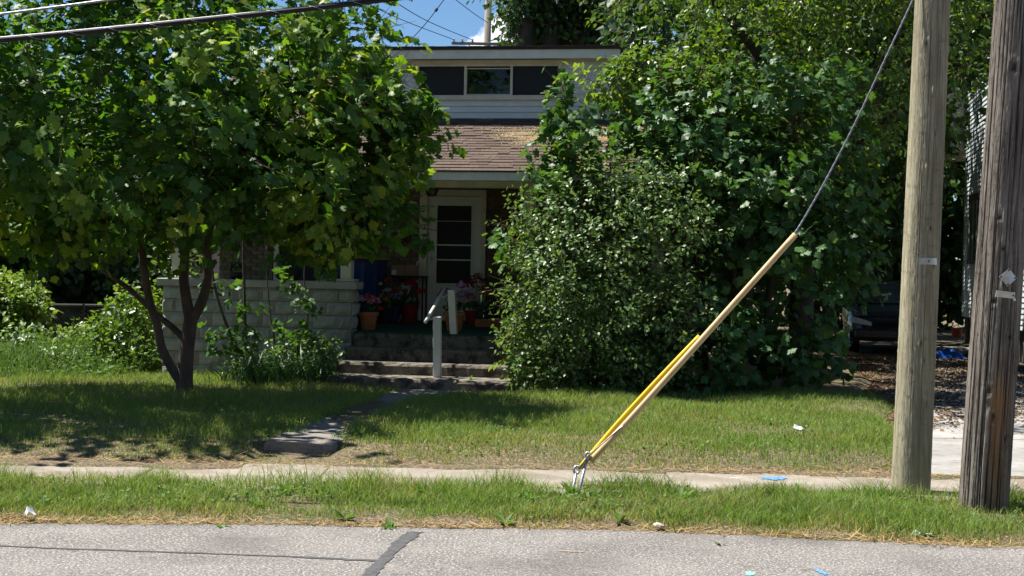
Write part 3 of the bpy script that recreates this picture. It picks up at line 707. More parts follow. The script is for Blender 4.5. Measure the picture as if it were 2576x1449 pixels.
# hand rail
lpb = onz(1100, 948, .305); upb = onz(1144, 876, .655)
rail = tag(empty('handrail', lpb), 'white handrail on two square posts standing on the steps', 'handrail')
def lpost(b, h, lean):
    b = b - lpb; w = .052; V = []
    for zz, ox in ((0, 0), (h, lean)):
        for sx, sy in ((-1, -1), (1, -1), (1, 1), (-1, 1)):
            X = sx * w; Yv = sy * w; V.append((b[0] + ox + X * hc + Yv * hs, b[1] - X * hs + Yv * hc, b[2] + zz))
    mb = MB(); mb.add(V, [(0, 3, 2, 1), (4, 5, 6, 7), (0, 1, 5, 4), (1, 2, 6, 5), (2, 3, 7, 6), (3, 0, 4, 7)])
    o = mb.build('post', M['white'], rail)
    md = o.modifiers.new('bevel', 'BEVEL'); md.width = .004; md.segments = 1
    return o
hl_ = at(1100, 797, lpb[1])[2] - lpb[2]; hu_ = at(1136, 730, upb[1])[2] - upb[2]
lpost(lpb, hl_, at(1100, 797, lpb[1])[0] - lpb[0]); lpost(upb, hu_, at(1136, 730, upb[1])[0] - upb[0])
r0 = at(1070, 810, lpb[1] - .12) - lpb; r1 = at(1120, 724, upb[1] + .15) - lpb
mb = MB(); mb.tube([r0, r0 + (r1 - r0) * .5, r1], .024, 14); mb.build('rail', M['white'], rail, True)
for t_, px, py, Yb in ((.17, 1091, 801, lpb[1]), (.80, 1127, 742, upb[1])):
    p = r0 + (r1 - r0) * t_; q = at(px, py, Yb) - lpb
    mb = MB(); mb.tube([p, p + np.array([.02, 0, -.05]), q], .009, 8); mb.build('bracket', M['white'], rail, True)

# porch light
lt = tag(empty('porch_light', hw(-0.148, 1.15, 3.262), -PHI), 'black hanging porch lantern above the front door', 'lamp')
mb = MB(); mb.lathe([(.05, -.0), (.05, -.03), (.018, -.04), (.018, -.12), (.12, -.14), (.135, -.165)], n=8); mb.build('lamp_shade', M['blackmetal'], lt)
mb = MB(); mb.lathe([(.11, -.167), (.075, -.27)], n=8); mb.build('lamp_glass', M['lantern'], lt)
mb = MB()
for k_ in range(8):
    q = 2 * math.pi * k_ / 8; mb.tube([(.112 * math.cos(q), .112 * math.sin(q), -.167), (.077 * math.cos(q), .077 * math.sin(q), -.27)], .007, 5)
mb.lathe([(.08, -.27), (.08, -.283), (.02, -.3)], n=8); mb.build('lamp_cage', M['blackmetal'], lt)

# ------------------------------------------------------------------ things on the porch
def wheelie_bin(lx, ly, lidm, label, hgt_=1.0, w=.25, rz=0.0):
    t = tag(empty('recycling_bin', hw(lx, ly, floor_z(ly) + .001), -PHI + rz), label, 'bin', 'bins on the porch')
    mb = MB(); V = []
    for z, s in ((.02, .80), (.55, .9), (hgt_ - .03, 1.0), (hgt_ - .03, 1.05), (hgt_, 1.05)):
        for sx, sy in ((-1, -1.1), (-.8, -1.25), (.8, -1.25), (1, -1.1), (1, 1.2), (-1, 1.2)): V.append((sx * w * s, sy * w * s, z))
    F = [tuple(range(6))[::-1], tuple(24 + i for i in range(6))]
    for k_ in range(4):
        for i in range(6): F.append((k_ * 6 + i, k_ * 6 + (i + 1) % 6, k_ * 6 + 6 + (i + 1) % 6, k_ * 6 + 6 + i))
    mb.add(V, F); mb.build('body', M['bluebin'], t)
    mb = MB(); V = []
    for z, s in ((hgt_ + .004, 1.1), (hgt_ + .03, 1.1), (hgt_ + .07, .85)):
        for sx, sy in ((-1, -1.1), (-.8, -1.28), (.8, -1.28), (1, -1.1), (1, 1.2), (-1, 1.2)): V.append((sx * w * s, sy * w * s, z))
    F = [tuple(range(6))[::-1], tuple(12 + i for i in range(6))]
    for k_ in range(2):
        for i in range(6): F.append((k_ * 6 + i, k_ * 6 + (i + 1) % 6, k_ * 6 + 6 + (i + 1) % 6, k_ * 6 + 6 + i))
    mb.add(V, F); mb.build('lid', lidm, t)
    mb = MB(); mb.tube([(-w * .8, w * 1.35, hgt_ - .05), (w * .8, w * 1.35, hgt_ - .05)], .018, 8); mb.build('handle', M['bluelid'], t)
    mb = MB(); mb.bbox(-.05, .05, -w * 1.22, -w * 1.2, .78, .83, .002); mb.build('sticker', M['card'], t)
    for s in (-1, 1):
        mb = MB(); mb.tube([(s * w * .72, w * 1.0, .1), (s * w * .86, w * 1.0, .1)], .1, 16); mb.build('wheel', M['tyre'], t)
wheelie_bin(-1.27, .75, M['bluelid'], 'blue recycling bin with dark lid beside the porch post', 1.0, .24)
wheelie_bin(-1.30, 1.55, M['yellowlid'], 'blue recycling bin with yellow lid further back on the porch', 1.02, .27)

FL = {}
def flmat(c):
    if c not in FL: FL[c] = leaf_mat('petal', [(0, tuple(v * .7 for v in c)), (1, c)], .25, (1, 1, 1), .6, .2)
    return FL[c]
def petals(n, rad, size, g, flat=.55):
    V = []; F = []; T = []
    for _ in range(n):
        d = g.normal(size=3); d /= np.linalg.norm(d); d[2] = abs(d[2]) * .9 + .05
        c = d * rad * g.uniform(.65, 1.05); c[2] *= flat * 1.4
        a, b, f = frame(d + g.normal(size=3) * .4); s = size * g.uniform(.6, 1.2); o = len(V)
        V += [c, c + (a * .5 + b * .3) * s + f * .3 * s, c + b * s, c + (-a * .5 + b * .3) * s + f * .3 * s]; F += [(o, o + 1, o + 2), (o, o + 2, o + 3)]; T += [g.random()] * 4
    return np.array(V), np.array(F), np.array(T)
def planter(lx, ly, potm, pr, ph, clusters, label, name='flower_pot', shape='pot'):
    """clusters: (dx, dz, radius, colour, petals)"""
    lx = hl(lx, 800, ly)[0]; t = tag(empty(name, hw(lx, ly, floor_z(ly) + .001), -PHI), label, 'flower pot', 'potted flowers on the porch')
    mb = MB()
    if shape == 'pot': mb.lathe([(pr * .72, 0), (pr * .92, ph * .8), (pr * 1.05, ph * .8), (pr * 1.08, ph), (pr * .95, ph), (pr * .9, ph * .85)], n=22)
    elif shape == 'vase': mb.lathe([(pr * .6, 0), (pr * .75, ph * .1), (pr * .5, ph * .3), (pr * 1.0, ph * .7), (pr * .8, ph * .92), (pr * .95, ph)], n=18)
    else: mb.bbox(-pr, pr, -pr * .45, pr * .45, 0, ph, .012)
    mb.build('pot', potm, t, smooth=False)
    g = np.random.default_rng(abs(hash(label)) % 9999 if False else len(label) * 131 + int(abs(lx) * 1000))
    V, F, T = petals(60, pr * 1.15, .07, g, .7); V[:, 2] += ph * 1.0
    np_obj('foliage', V, F, M['lily'], t, T)
    for dx, dz, rr, c, n in clusters:
        V, F, T = petals(n, rr, .045, g, .8); V += np.array([dx, g.uniform(-.08, .0), ph + dz])
        np_obj('blossom', V, F, flmat(c), t, T)
    for dx, dz, rr, c, n in clusters:
        mb = MB(); mb.tube([(dx * .3, 0, ph * .9), (dx, -.02, ph + dz)], .004, 4); mb.build('stem', M['twig'], t)
PK = (.75, .28, .42); LP = (.72, .52, .62); RD = (.55, .03, .06); YL = (.72, .55, .06); WH = (.7, .68, .58); PU = (.42, .25, .5); OR = (.5, .16, .03); MR = (.22, .02, .02); BL = (.3, .4, .55)
planter(927, .42, M['terra'], .15, .27, [(-.10, .14, .09, LP, 60), (.08, .12, .11, PK, 80), (.0, .19, .08, (.6, .1, .2), 30), (-.16, .05, .06, BL, 20), (.2, .02, .06, RD, 20)], 'terracotta pot of pink silk flowers at the porch edge beside the blue bin')
planter(968, 1.55, M['blackpot'], .14, .24, [(-.12, .36, .08, YL, 40), (.06, .42, .08, OR, 30), (.04, .26, .06, WH, 30), (-.12, .16, .09, YL, 50), (.02, .10, .07, YL, 30), (.15, .24, .06, RD, 20)], 'black pot of yellow and orange silk flowers beside the bins')
planter(993, 2.05, M['bluepot'], .12, .22, [(.02, .12, .1, BL, 50), (.08, .2, .06, WH, 20)], 'dark blue pot of pale blue silk flowers')
planter(1029, 1.9, M['redpot'], .15, .27, [(-.08, .24, .11, WH, 60), (.04, .30, .12, RD, 80), (.2, .18, .1, RD, 50), (.05, .06, .08, WH, 30), (.14, .34, .06, BL, 16)], 'red pot of red and white silk flowers left of the front door')
planter(1143, .62, M['terra'], .16, .28, [(-.14, .22, .13, PU, 90), (.16, .20, .14, PU, 90), (.12, .38, .08, PU, 40), (.22, .02, .04, WH, 8)], 'terracotta pot of purple silk flowers behind the upper handrail post')
planter(1188, 1.85, M['redpot'], .13, .22, [(-.1, .34, .17, MR, 110), (.08, .42, .16, MR, 90), (-.06, .16, .12, OR, 70), (.16, .3, .1, OR, 40)], 'red pot of tall maroon and rust silk leaves right of the front door')
planter(1213, 1.6, M['bluepot'], .09, .22, [(.12, .22, .15, OR, 90), (.2, .04, .1, OR, 50), (.0, .1, .06, BL, 20)], 'pale blue vase of rust orange silk flowers', 'flower_vase', 'vase')
planter(1240, 1.35, M['terra'], .26, .13, [], 'low brick coloured planter box on the green carpet', 'planter_box', 'box')
planter(1290, 1.6, M['blackpot'], .13, .22, [(-.1, .3, .1, WH, 40), (.12, .48, .06, YL, 30), (.05, .15, .1, BL, 30), (.16, .08, .12, RD, 60)], 'dark pot of red white and yellow silk flowers half behind the shrub')
o = tag(empty('cardboard_box', hw(-.90, 2.15, 1.71), -PHI), 'small cardboard parcel box with white label against the brick wall', 'box')
mb = MB(); mb.bbox(-.10, .10, -.13, .13, 0, .17, .003); mb.build('carton', M['card'], o)
mb = MB(); mb.box(-.095, -.02, -.1335, -.1315, .012, .09); mb.build('paper_label', M['paper'], o)
mb = MB(); mb.box(.104, .30, -.02, .1, -.0, .17); mb.build('carton_flap', M['card'], o)
o = tag(empty('plant_shelf', hw(-.87, 2.15, floor_z(2.15)), -PHI), 'dark narrow shelf under the cardboard parcel box', 'shelf')
mb = MB(); mb.box(-.5, .42, -.16, .16, .715, .745); mb.build('shelf_board', M['blackmetal'], o)
for sx in (-.48, .40):
    for sy in (-.14, .14):
        mb = MB(); mb.box(sx - .012, sx + .012, sy - .012, sy + .012, 0, .714); mb.build('leg', M['blackmetal'], o)
o = tag(empty('broom_handle', hw(-.72, 2.25, 1.2), -PHI), 'thin white broom stick leaning against the door frame', 'broom')
mb = MB(); mb.tube([(-.15, -.25, -.3), (.09, .08, .75)], .012, 8); mb.build('stick', M['white'], o)
mb = MB(); mb.bbox(-.26, -.06, -.31, -.2, -.335, -.29, .004); mb.build('broom_head', M['bluepot'], o)
o = tag(empty('mailbox', hw(-.985, 2.36, 2.25), -PHI), 'black wall mailbox on the brick beside the door', 'mailbox')
mb = MB(); mb.bbox(-.13, .13, -.1, .03, .0, .17, .01); mb.build('box_body', M['blackmetal'], o)
mb = MB(); mb.add([(-.135, -.11, .172), (.135, -.11, .172), (.135, .03, .21), (-.135, .03, .21), (-.135, -.11, .178), (.135, -.11, .178), (.135, .03, .217), (-.135, .03, .217)], [(0, 3, 2, 1), (4, 5, 6, 7), (0, 1, 5, 4), (1, 2, 6, 5), (2, 3, 7, 6), (3, 0, 4, 7)]); mb.build('lid', M['cap'], o)
o = tag(empty('ornament', hw(-1.46, .11, 1.616), -PHI), 'round white ornament on the wall cap beside the porch post', 'ornament')
mb = MB(); mb.tube([(0, -.02, .085), (0, .02, .085)], .075, 24); mb.build('disc', M['paper'], o)
mb = MB(); mb.bbox(-.04, .04, -.03, .03, 0, .015, .003); mb.build('foot', M['blackmetal'], o)
for lx_, lab in ((-2.15, 'dark round planter on the porch wall cap behind the vines'), (-2.95, 'small dark planter on the porch wall cap beneath the tree')):
    o = tag(empty('ledge_planter', hw(lx_, .14, 1.616), -PHI), lab, 'planter')
    s = 1.3 if lx_ > -2.5 else .8
    mb = MB(); mb.lathe([(.10 * s, 0), (.15 * s, .06 * s), (.16 * s, .13 * s), (.13 * s, .14 * s)], n=18); mb.build('bowl', M['blackpot'], o)
    V, F, T = petals(70, .15 * s, .07, np.random.default_rng(int(s * 10)), .8); V[:, 2] += .13 * s; np_obj('foliage', V, F, M['lily'], o, T)

# ------------------------------------------------------------------ utility poles
def wood_mat(name, light, dark, crack, orange=None):
    m = bpy.data.materials.new(name); m.use_nodes = True; t = m.node_tree; b = t.nodes['Principled BSDF']; b.inputs['Roughness'].default_value = .85; b.inputs['Specular IOR Level'].default_value = .2
    tcn = N(t, 'ShaderNodeTexCoord')
    def nz_(sc, stretch, det=6, rg=.65, dis=0.0):
        mp = N(t, 'ShaderNodeMapping'); mp.inputs['Scale'].default_value = stretch; t.links.new(tcn.outputs['Object'], mp.inputs['Vector'])
        n = N(t, 'ShaderNodeTexNoise'); n.inputs['Scale'].default_value = sc; n.inputs['Detail'].default_value = det; n.inputs['Roughness'].default_value = rg; n.inputs['Distortion'].default_value = dis
        t.links.new(mp.outputs[0], n.inputs['Vector']); return n.outputs['Fac']
    def mr_(v, a, b_, c=0., d=1.):
        r = N(t, 'ShaderNodeMapRange'); r.inputs['From Min'].default_value = a; r.inputs['From Max'].default_value = b_; r.inputs['To Min'].default_value = c; r.inputs['To Max'].default_value = d
        t.links.new(v, r.inputs['Value']); return r.outputs[0]
    def mix_(f, a, c):
        x = N(t, 'ShaderNodeMixRGB'); t.links.new(f, x.inputs['Fac'])
        if isinstance(a, tuple): x.inputs['Color1'].default_value = (*a, 1)
        else: t.links.new(a, x.inputs['Color1'])
        if isinstance(c, tuple): x.inputs['Color2'].default_value = (*c, 1)
        else: t.links.new(c, x.inputs['Color2'])
        return x.outputs[0]
    col = mix_(mr_(nz_(30, (1, 1, .05), 7), .42, .58), light, dark)
    col = mix_(mr_(nz_(9, (1, 1, 2.2), 6), .58, .66, 0, .45), col, tuple(v * .55 for v in dark))
    col = mix_(mr_(nz_(3, (1, 1, .3), 5), .45, .7, 0, .6), col, tuple(v * .7 for v in dark))
    at_ = N(t, 'ShaderNodeAttribute', attribute_name='tint')       # checks and knots in the mesh
    if orange:
        col = mix_(mr_(nz_(16, (1, 1, .06), 6), .47, .6, 0, .85), col, orange) if False else col
        ao = N(t, 'ShaderNodeAttribute', attribute_name='bare')
        mu = N(t, 'ShaderNodeMath', operation='MULTIPLY'); t.links.new(ao.outputs['Fac'], mu.inputs[0]); t.links.new(mr_(nz_(24, (1, 1, .05), 6), .42, .6), mu.inputs[1])
        col = mix_(mu.outputs[0], col, orange)
    col = mix_(at_.outputs['Fac'], col, crack)
    t.links.new(col, b.inputs['Base Color'])
    bp = N(t, 'ShaderNodeBump'); bp.inputs['Strength'].default_value = .5; bp.inputs['Distance'].default_value = .008
    t.links.new(nz_(45, (1, 1, .06), 6), bp.inputs['Height']); t.links.new(bp.outputs[0], b.inputs['Normal'])
    return m
M['newpole'] = wood_mat('fresh_pole_wood', (.41, .375, .265), (.27, .24, .16), (.06, .045, .03))
M['oldpole'] = wood_mat('weathered_pole_wood', (.27, .238, .20), (.125, .103, .084), (.016, .012, .009), (.34, .165, .055))
def pole(name, base, top, r0_, r1_, m, ncheck, seed, label, knots=(), depth=.01, cw=.006, bare=None):
    root = tag(empty(name, base), label, 'utility pole'); base = np.array(base); axis = np.array(top) - base; L = np.linalg.norm(axis); a, b, f = frame(axis, (0, 1, 0))
    g = np.random.default_rng(seed); nu, nv = 640, 170
    zs = np.concatenate([np.linspace(-.5, 4.6, 150), np.linspace(4.7, L, 20)]); th_ = np.linspace(0, 2 * np.pi, nu, endpoint=False)
    T, Z = np.meshgrid(th_, zs); rad = r0_ + (r1_ - r0_) * np.clip(Z / L, 0, 1)
    disp = np.zeros_like(T); dark = np.zeros_like(T)
    for _ in range(ncheck):
        tc_ = g.uniform(0, 2 * np.pi); z0 = g.uniform(-1, 5); ln = g.uniform(.35, 2.2); w = cw / r0_ * g.uniform(.6, 1.8); wob = g.uniform(.0, .03)
        c = tc_ + wob * np.sin(Z * g.uniform(1, 4) + g.uniform(0, 6)); dth = np.abs((T - c + np.pi) % (2 * np.pi) - np.pi)
        amt = np.clip(1 - dth / w, 0, 1) * np.clip(1.3 - np.abs(Z - z0) / (ln / 2), 0, 1).clip(0, 1)
        disp -= amt * depth * g.uniform(.5, 1.2); dark = np.maximum(dark, amt * g.uniform(.5, 1))
    for (kt, kz, ks) in knots:
        dth = ((T - kt + np.pi) % (2 * np.pi) - np.pi) * r0_; dz = (Z - kz) * .75; d = np.hypot(dth, dz)
        dark = np.maximum(dark, np.clip(1.4 - d / ks * 1.4, 0, 1)); disp += .010 * np.exp(-((d - ks * 1.6) / (ks * .6)) ** 2) - .012 * np.exp(-(d / ks) ** 2)
    disp += .002 * np.sin(T * 5 + Z * .4) + .0012 * g.normal(size=T.shape)
    rr = rad + disp; P = base - base + f * Z[..., None] + (np.cos(T) * rr)[..., None] * a + (np.sin(T) * rr)[..., None] * b
    V = P.reshape(-1, 3); I = np.arange(len(zs) * nu).reshape(len(zs), nu); J = np.roll(I, -1, 1)
    F = np.stack([I[:-1].ravel(), J[:-1].ravel(), J[1:].ravel(), I[1:].ravel()], 1)
    o = np_obj('pole_shaft', V, F, m, root, dark.ravel().clip(0, 1), smooth=True)
    if bare is not None:
        kt, kw, z0, z1 = bare; dth = np.abs((T - kt + np.pi) % (2 * np.pi) - np.pi)
        v = np.clip(1.4 - dth / kw, 0, 1) * ss(z0 - .2, z0 + .2, Z) * ss(z1 + .35, z1 - .25, Z)
        at2 = o.data.attributes.new('bare', 'FLOAT', 'POINT'); at2.data.foreach_set('value', v.ravel().astype(np.float32))
    return root, base, (a, b, f), o
def facing_theta(ax, side=0.0):      # angle on the pole that faces the camera, shifted sideways
    a, b, f = ax; d = np.array([math.sin(side), -math.cos(side), 0]); return math.atan2(d @ b, d @ a)
NB = onz(2291, 1240, .07); NT = at(2346, 0, 12.87); ntop = NB + (NT - NB) * 2.05
axn = frame(ntop - NB, (0, 1, 0)); fn = facing_theta(axn, .0)
sg = 1 if math.cos(facing_theta(axn, .3) - fn) and (math.sin(facing_theta(axn, .3) - fn) > 0) else -1
npole, _, axn, _ = pole('utility_pole', NB, ntop, .158, .128, M['newpole'], 60, 3, 'smooth pale new wooden utility pole with one silver tag', depth=.006, cw=.0032,
    knots=[(fn + sg * s, z, k) for s, z, k in ((.1, 3.35, .014), (.2, 2.2, .015), (-.05, 1.25, .012), (.15, 1.1, .016), (.4, .75, .018), (-.3, 2.7, .012), (.25, 3.0, .012), (-.5, 3.75, .016), (.5, 1.9, .012))])
OB = onz(2474, 1276, .07); OT = at(2560, 0, 12.1); otop = OB + (OT - OB) * 2.2
axo = frame(otop - OB, (0, 1, 0)); fo = facing_theta(axo)
so = 1 if math.sin(facing_theta(axo, .3) - fo) > 0 else -1
opole, _, axo, _ = pole('utility_pole', OB, otop, .19, .155, M['oldpole'], 240, 5, 'rough dark weathered utility pole with diamond shaped tag', depth=.016, cw=.0062,
    knots=[(fo + so * s, z, k) for s, z, k in ((-.45, 1.62, .02), (.35, 1.35, .02), (-.4, .92, .022), (-.15, .72, .026), (.45, .55, .024), (-.45, 2.28, .022), (-.2, 2.03, .026), (-.25, 3.45, .03), (.05, 3.45, .02), (.6, 2.9, .03), (-.1, 1.75, .012))],
    bare=(fo + so * .12, .42, .1, 1.05))
def tagplate(root, ax, r, side, z, w, h, m, rot=0.0, name='tag_plate', nails=((0, 0),)):
    a, b, f = ax; d = np.array([math.sin(side), -math.cos(side), 0]); d = d - f * (d @ f); d /= np.linalg.norm(d); s = np.cross(f, d)
    c = f * z + d * (r + .004); mb = MB(); V = []
    n = 6; cr, sr = math.cos(rot), math.sin(rot)
    for i in range(n + 1):
        for j in (-1, 1):
            u_ = (i / n - .5) * w; v_ = j * h / 2; uu = u_ * cr - v_ * sr; vv = u_ * sr + v_ * cr
            sag = -(uu ** 2) / (2 * r) * .8
            for o_ in (0, .003): V.append(c + s * uu + f * vv + d * (sag + o_))
    F = []
    for i in range(n):
        k_ = i * 4; F += [(k_ + 1, k_ + 5, k_ + 7, k_ + 3), (k_, k_ + 2, k_ + 6, k_ + 4), (k_, k_ + 4, k_ + 5, k_ + 1), (k_ + 2, k_ + 3, k_ + 7, k_ + 6)]
    F += [(0, 1, 3, 2), (n * 4, n * 4 + 2, n * 4 + 3, n * 4 + 1)]
    mb.add(V, F); o = mb.build(name, m, root)
    for (nu_, nv_) in nails:
        uu = nu_ * cr - nv_ * sr; vv = nu_ * sr + nv_ * cr; p = c + s * uu + f * vv + d * (-(uu ** 2) / (2 * r) * .8)
        mb = MB(); mb.tube([p + d * .002, p + d * .008], .007, 8); mb.build('nail', M['blackmetal'], o)
zt = at(2316, 658, 12.7)[2] - NB[2]
tagplate(npole, axn, .156, .12, zt, .155, .055, M['alum'], 0.04)
zt = at(2520, 698, 11.95)[2] - OB[2]
tagplate(opole, axo, .192, .05, zt, .10, .10, M['alum'], math.pi / 4, nails=((-.04, -.04), (.04, -.04), (.04, .04), (-.04, .04)))
zt = at(2510, 741, 11.95)[2] - OB[2]
tagplate(opole, axo, .192, .0, zt, .15, .05, M['tagpaper'], -.05, nails=((.06, 0),))
a_, b_, f_ = axo
mb = MB(); p = f_ * (at(2552, 752, 11.95)[2] - OB[2]) + np.array([math.sin(.42), -math.cos(.42), 0]) * .185; q = np.array([math.sin(.42), -math.cos(.42), 0])
mb.tube([p, p + q * .006], .013, 10); mb.build('marker_disc', M['paper'], opole)

# guy wire: slack strand with guards and two anchor rods
GA = onz(1450, 1218, .10)
gy_ = tag(empty('guy_wire', GA), 'slack guy wire with yellow and tan plastic guards anchored in the grass strip', 'guy wire')
gp = [at(1930, 668, 12.56), at(1990, 600, 12.6), at(2040, 520, 12.63), at(2095, 420, 12.66), at(2160, 292, 12.7), at(2230, 142, 12.74), at(2298, -4, 12.78), at(2330, -90, 12.8), at(2352, -170, 12.83)]
gp = [p - GA for p in gp]
def smooth(P, k_=6):
    P = np.array(P); out = []
    for i in range(len(P) - 1):
        p0, p1, p2, p3 = P[max(i - 1, 0)], P[i], P[i + 1], P[min(i + 2, len(P) - 1)]
        for s in range(k_):
            t = s / k_; out.append(.5 * ((2 * p1) + (p2 - p0) * t + (2 * p0 - 5 * p1 + 4 * p2 - p3) * t ** 2 + (3 * p1 - p0 - 3 * p2 + p3) * t ** 3))
    out.append(P[-1]); return out
sp = smooth(gp)
mb = MB()
for k_ in range(3):      # stranded
    pts = [];
    for i, p in enumerate(smooth(gp, 40)):
        q = i * .35 + k_ * 2.09; pts.append(p + np.array([math.cos(q), 0, math.sin(q)]) * .0035)
    mb.tube(pts, .0055, 5)
mb.build('strand', M['wire'], gy_, True)
mb = MB(); mb.tube([at(1462, 1172, 12.31) - GA, at(1479, 1147, 12.31) - GA, at(1520, 1112, 12.32) - GA, at(1556, 1080, 12.345) - GA, at(1592, 1052, 12.36) - GA], .006, 6); mb.build('strand', M['wire'], gy_, True)
def guard(pix, rad, m, n=16):
    P = [at(x_, y_, Y_) - GA for x_, y_, Y_ in pix]; mb = MB(); V = []; F = []; P = smooth(P, 6); k_ = 9
    a = None
    for i, p in enumerate(P):
        t = P[min(i + 1, len(P) - 1)] - P[max(i - 1, 0)]; t /= np.linalg.norm(t)
        a, b, _ = frame(t, (0, 1, 0))
        for j in range(n):
            q = 2 * math.pi * j / n; V.append(p + (a * math.cos(q) + b * math.sin(q) * .8) * rad)
    for i in range(len(P) - 1):
        for j in range(n): F.append((i * n + j, i * n + (j + 1) % n, (i + 1) * n + (j + 1) % n, (i + 1) * n + j))
    F += [tuple(range(n))[::-1], tuple((len(P) - 1) * n + j for j in range(n))]
    mb.add(V, F); return mb.build('guy_guard', m, gy_, True)
tag(guard([(1459, 1177, 12.36), (1550, 1070, 12.43), (1650, 961, 12.48), (1760, 846, 12.54)], .021, M['yellow']), 'yellow plastic guard')
tag(guard([(1485, 1161, 12.34), (1584, 1055, 12.37), (1677, 952, 12.42), (1800, 815, 12.47), (2001, 590, 12.57)], .025, M['tan']), 'long faded tan plastic guard')
for (x0_, y0_, Y0_), (x1_, y1_, Y1_), er in (((1441, 1232, 12.30), (1449, 1190, 12.34), .03), ((1457, 1236, 12.27), (1477, 1150, 12.33), .02)):
    p0 = at(x0_, y0_, Y0_) - GA; p1 = at(x1_, y1_, Y1_) - GA; dd_ = (p1 - p0) / np.linalg.norm(p1 - p0)
    mb = MB(); mb.tube([p0 - dd_ * .2, p0, p1], [.013, .013, .012], 10); ro = mb.build('anchor_rod', M['steel'], gy_, True)
    mb = MB(); c = p1 + dd_ * er * .9; n = 20; pts = []
    for i in range(n + 1):
        q = 2 * math.pi * i / n; pts.append(c + dd_ * math.cos(q) * er + np.array([dd_[2], 0, -dd_[0]]) * math.sin(q) * er * .8)
    mb.tube(pts, .011, 8); mb.build('rod_eye', M['steel'], ro, True)
mb = MB(); p = at(1455, 1178, 12.33) - GA; q = at(1476, 1148, 12.33) - GA; mb.tube([p, p * .3 + q * .7 + np.array([.03, 0, 0]), q], .009, 8); mb.build('shackle', M['steel'], gy_, True)

# cables along the street
def cable(name, pix, rad, m, label, lash=False, extra=None, n=10):
    P = [at(*p) for p in pix]
    if extra: P = extra[0] + P + extra[1]
    A_ = np.array(P); cz = np.polyfit(A_[:, 0], A_[:, 2], 4); cy = np.polyfit(A_[:, 0], A_[:, 1], 1); xs_ = np.linspace(A_[:, 0].min(), A_[:, 0].max(), 160)
    P = [np.array([x_, np.polyval(cy, x_), np.polyval(cz, x_)]) for x_ in xs_]; root = tag(empty(name, P[0]), label, 'cable'); P = [p - np.array(root.location) for p in P]
    mb = MB(); mb.tube(P, rad, n); mb.build('sheath', m, root, True)
    if lash:
        D = [0]; 
        for p, q in zip(P[:-1], P[1:]): D.append(D[-1] + np.linalg.norm(q - p))
        PA = np.array(P); L = D[-1]; s = np.arange(0, L, .03); X = np.stack([np.interp(s, D, PA[:, i]) for i in range(3)], 1)
        pts = [x + np.array([0, math.cos(q), math.sin(q)]) * rad * 1.06 for x, q in zip(X, s / .33 * 2 * math.pi)]
        mb = MB(); mb.tube(pts, .0022, 4); mb.build('lashing_wire', M['wire'], root, True)
        mb = MB(); mb.tube([p + np.array([0, 0, rad * 1.05]) for p in P], .0045, 6); mb.build('messenger_wire', M['wire'], root, True)
    return root
oz = lambda z: OB + (otop - OB) / np.linalg.norm(otop - OB) * z
cable('overhead_cable', [(-900, 108, 12.3), (0, 92, 12.3), (290, 76, 12.3), (600, 51, 12.3), (850, 21, 12.3), (980, 1, 12.3), (1400, -78, 12.3), (2000, -230, 12.2)], .021, M['cable'], 'thick black overhead cable wound with lashing wire', True, ([], [oz(6.0) + np.array([0, -.19, 0])]))
cable('overhead_wire', [(0, 36, 12.4), (150, 18, 12.4), (290, 0, 12.4), (900, -95, 12.4)], .011, M['wire'], 'thinner grey overhead wire above the thick black cable', False, ([at(-900, 95, 12.4)], [oz(7.0) + np.array([0, -.18, 0])]))

# pole and wires behind the house
rp = at(1224, 112, 60); rpb = np.array([rp[0], 60, 0.0])
rear = tag(empty('rear_utility_pole', rpb), 'grey utility pole with crossarm rising behind the house roof', 'utility pole')
mb = MB(); mb.tube([(0, 0, -.5), (0, 0, 7), (.06, 0, 14.5)], [.17, .15, .12], 20); mb.build('pole_shaft', M['newpole'] if False else mat('grey_pole', (.30, .265, .22), (.22, .19, .16), .9, 6, 6, stretch=(1, 1, .1)), rear, True)
zc = rp[2]
for zz, wl, wr in ((zc, -1.36, 1.36), (13.2, -1.3, 1.3)):
    mb = MB(); mb.bbox(wl, wr, -.24, -.13, zz - .055, zz + .055, .01); ca = mb.build('crossarm', mat('crossarm_wood', (.22, .23, .22), (.16, .17, .16), .9, 8), rear)
    for xx in (-1.28, -.95, -.55, .6, 1.1):
        mb = MB(); mb.lathe([(.035, 0), (.055, .04), (.03, .06), (.05, .1), (.02, .14)], (xx, -.185, zz + .055), 10); mb.build('insulator', M['cap'], ca)
    for s in (-1, 1):
        mb = MB(); mb.obox((s * .7, -.15, zz - .05), (s * .1, -.14, zz - .55), .03, .03); mb.build('brace', M['steel'], rear)
for pts, lab in (([at(830, -40, 40), at(1000, 45, 50), rpb + np.array([-1.28, -.185, zc + .14])], 'thin wire reaching the lower crossarm end behind the roof'),
                 ([at(900, -60, 38), at(1060, 45, 50), rpb + np.array([-.55, -.185, zc + .14])], 'thin wire crossing the sky to the inner crossarm insulator'),
                 ([at(1090, -45, 45), at(1224, 55, 59.6), at(1330, 100, 62), at(1500, 170, 66)], 'thin wire passing behind the rear pole shaft'),
                 ([at(1160, -60, 48), at(1080, 48, 48), at(1020, 116, 48), at(960, 190, 48)], 'dark drop wire slanting down to the dormer roof')):
    root = tag(empty('rear_wire', pts[0]), lab, 'wire'); P = smooth([np.array(p) - pts[0] for p in pts], 8)
    mb = MB(); mb.tube(P, .014, 5); mb.build('conductor', M['cable'], root, True)
    if 'drop' in lab:
        for t_ in (.3, .86):
            p = P[int(t_ * len(P))]; q = P[int(t_ * len(P)) - 1]; mb = MB(); mb.tube([q, q + (p - q) * .5], [.04, .05], 8); mb.build('strain_insulator', M['blackmetal'], root)

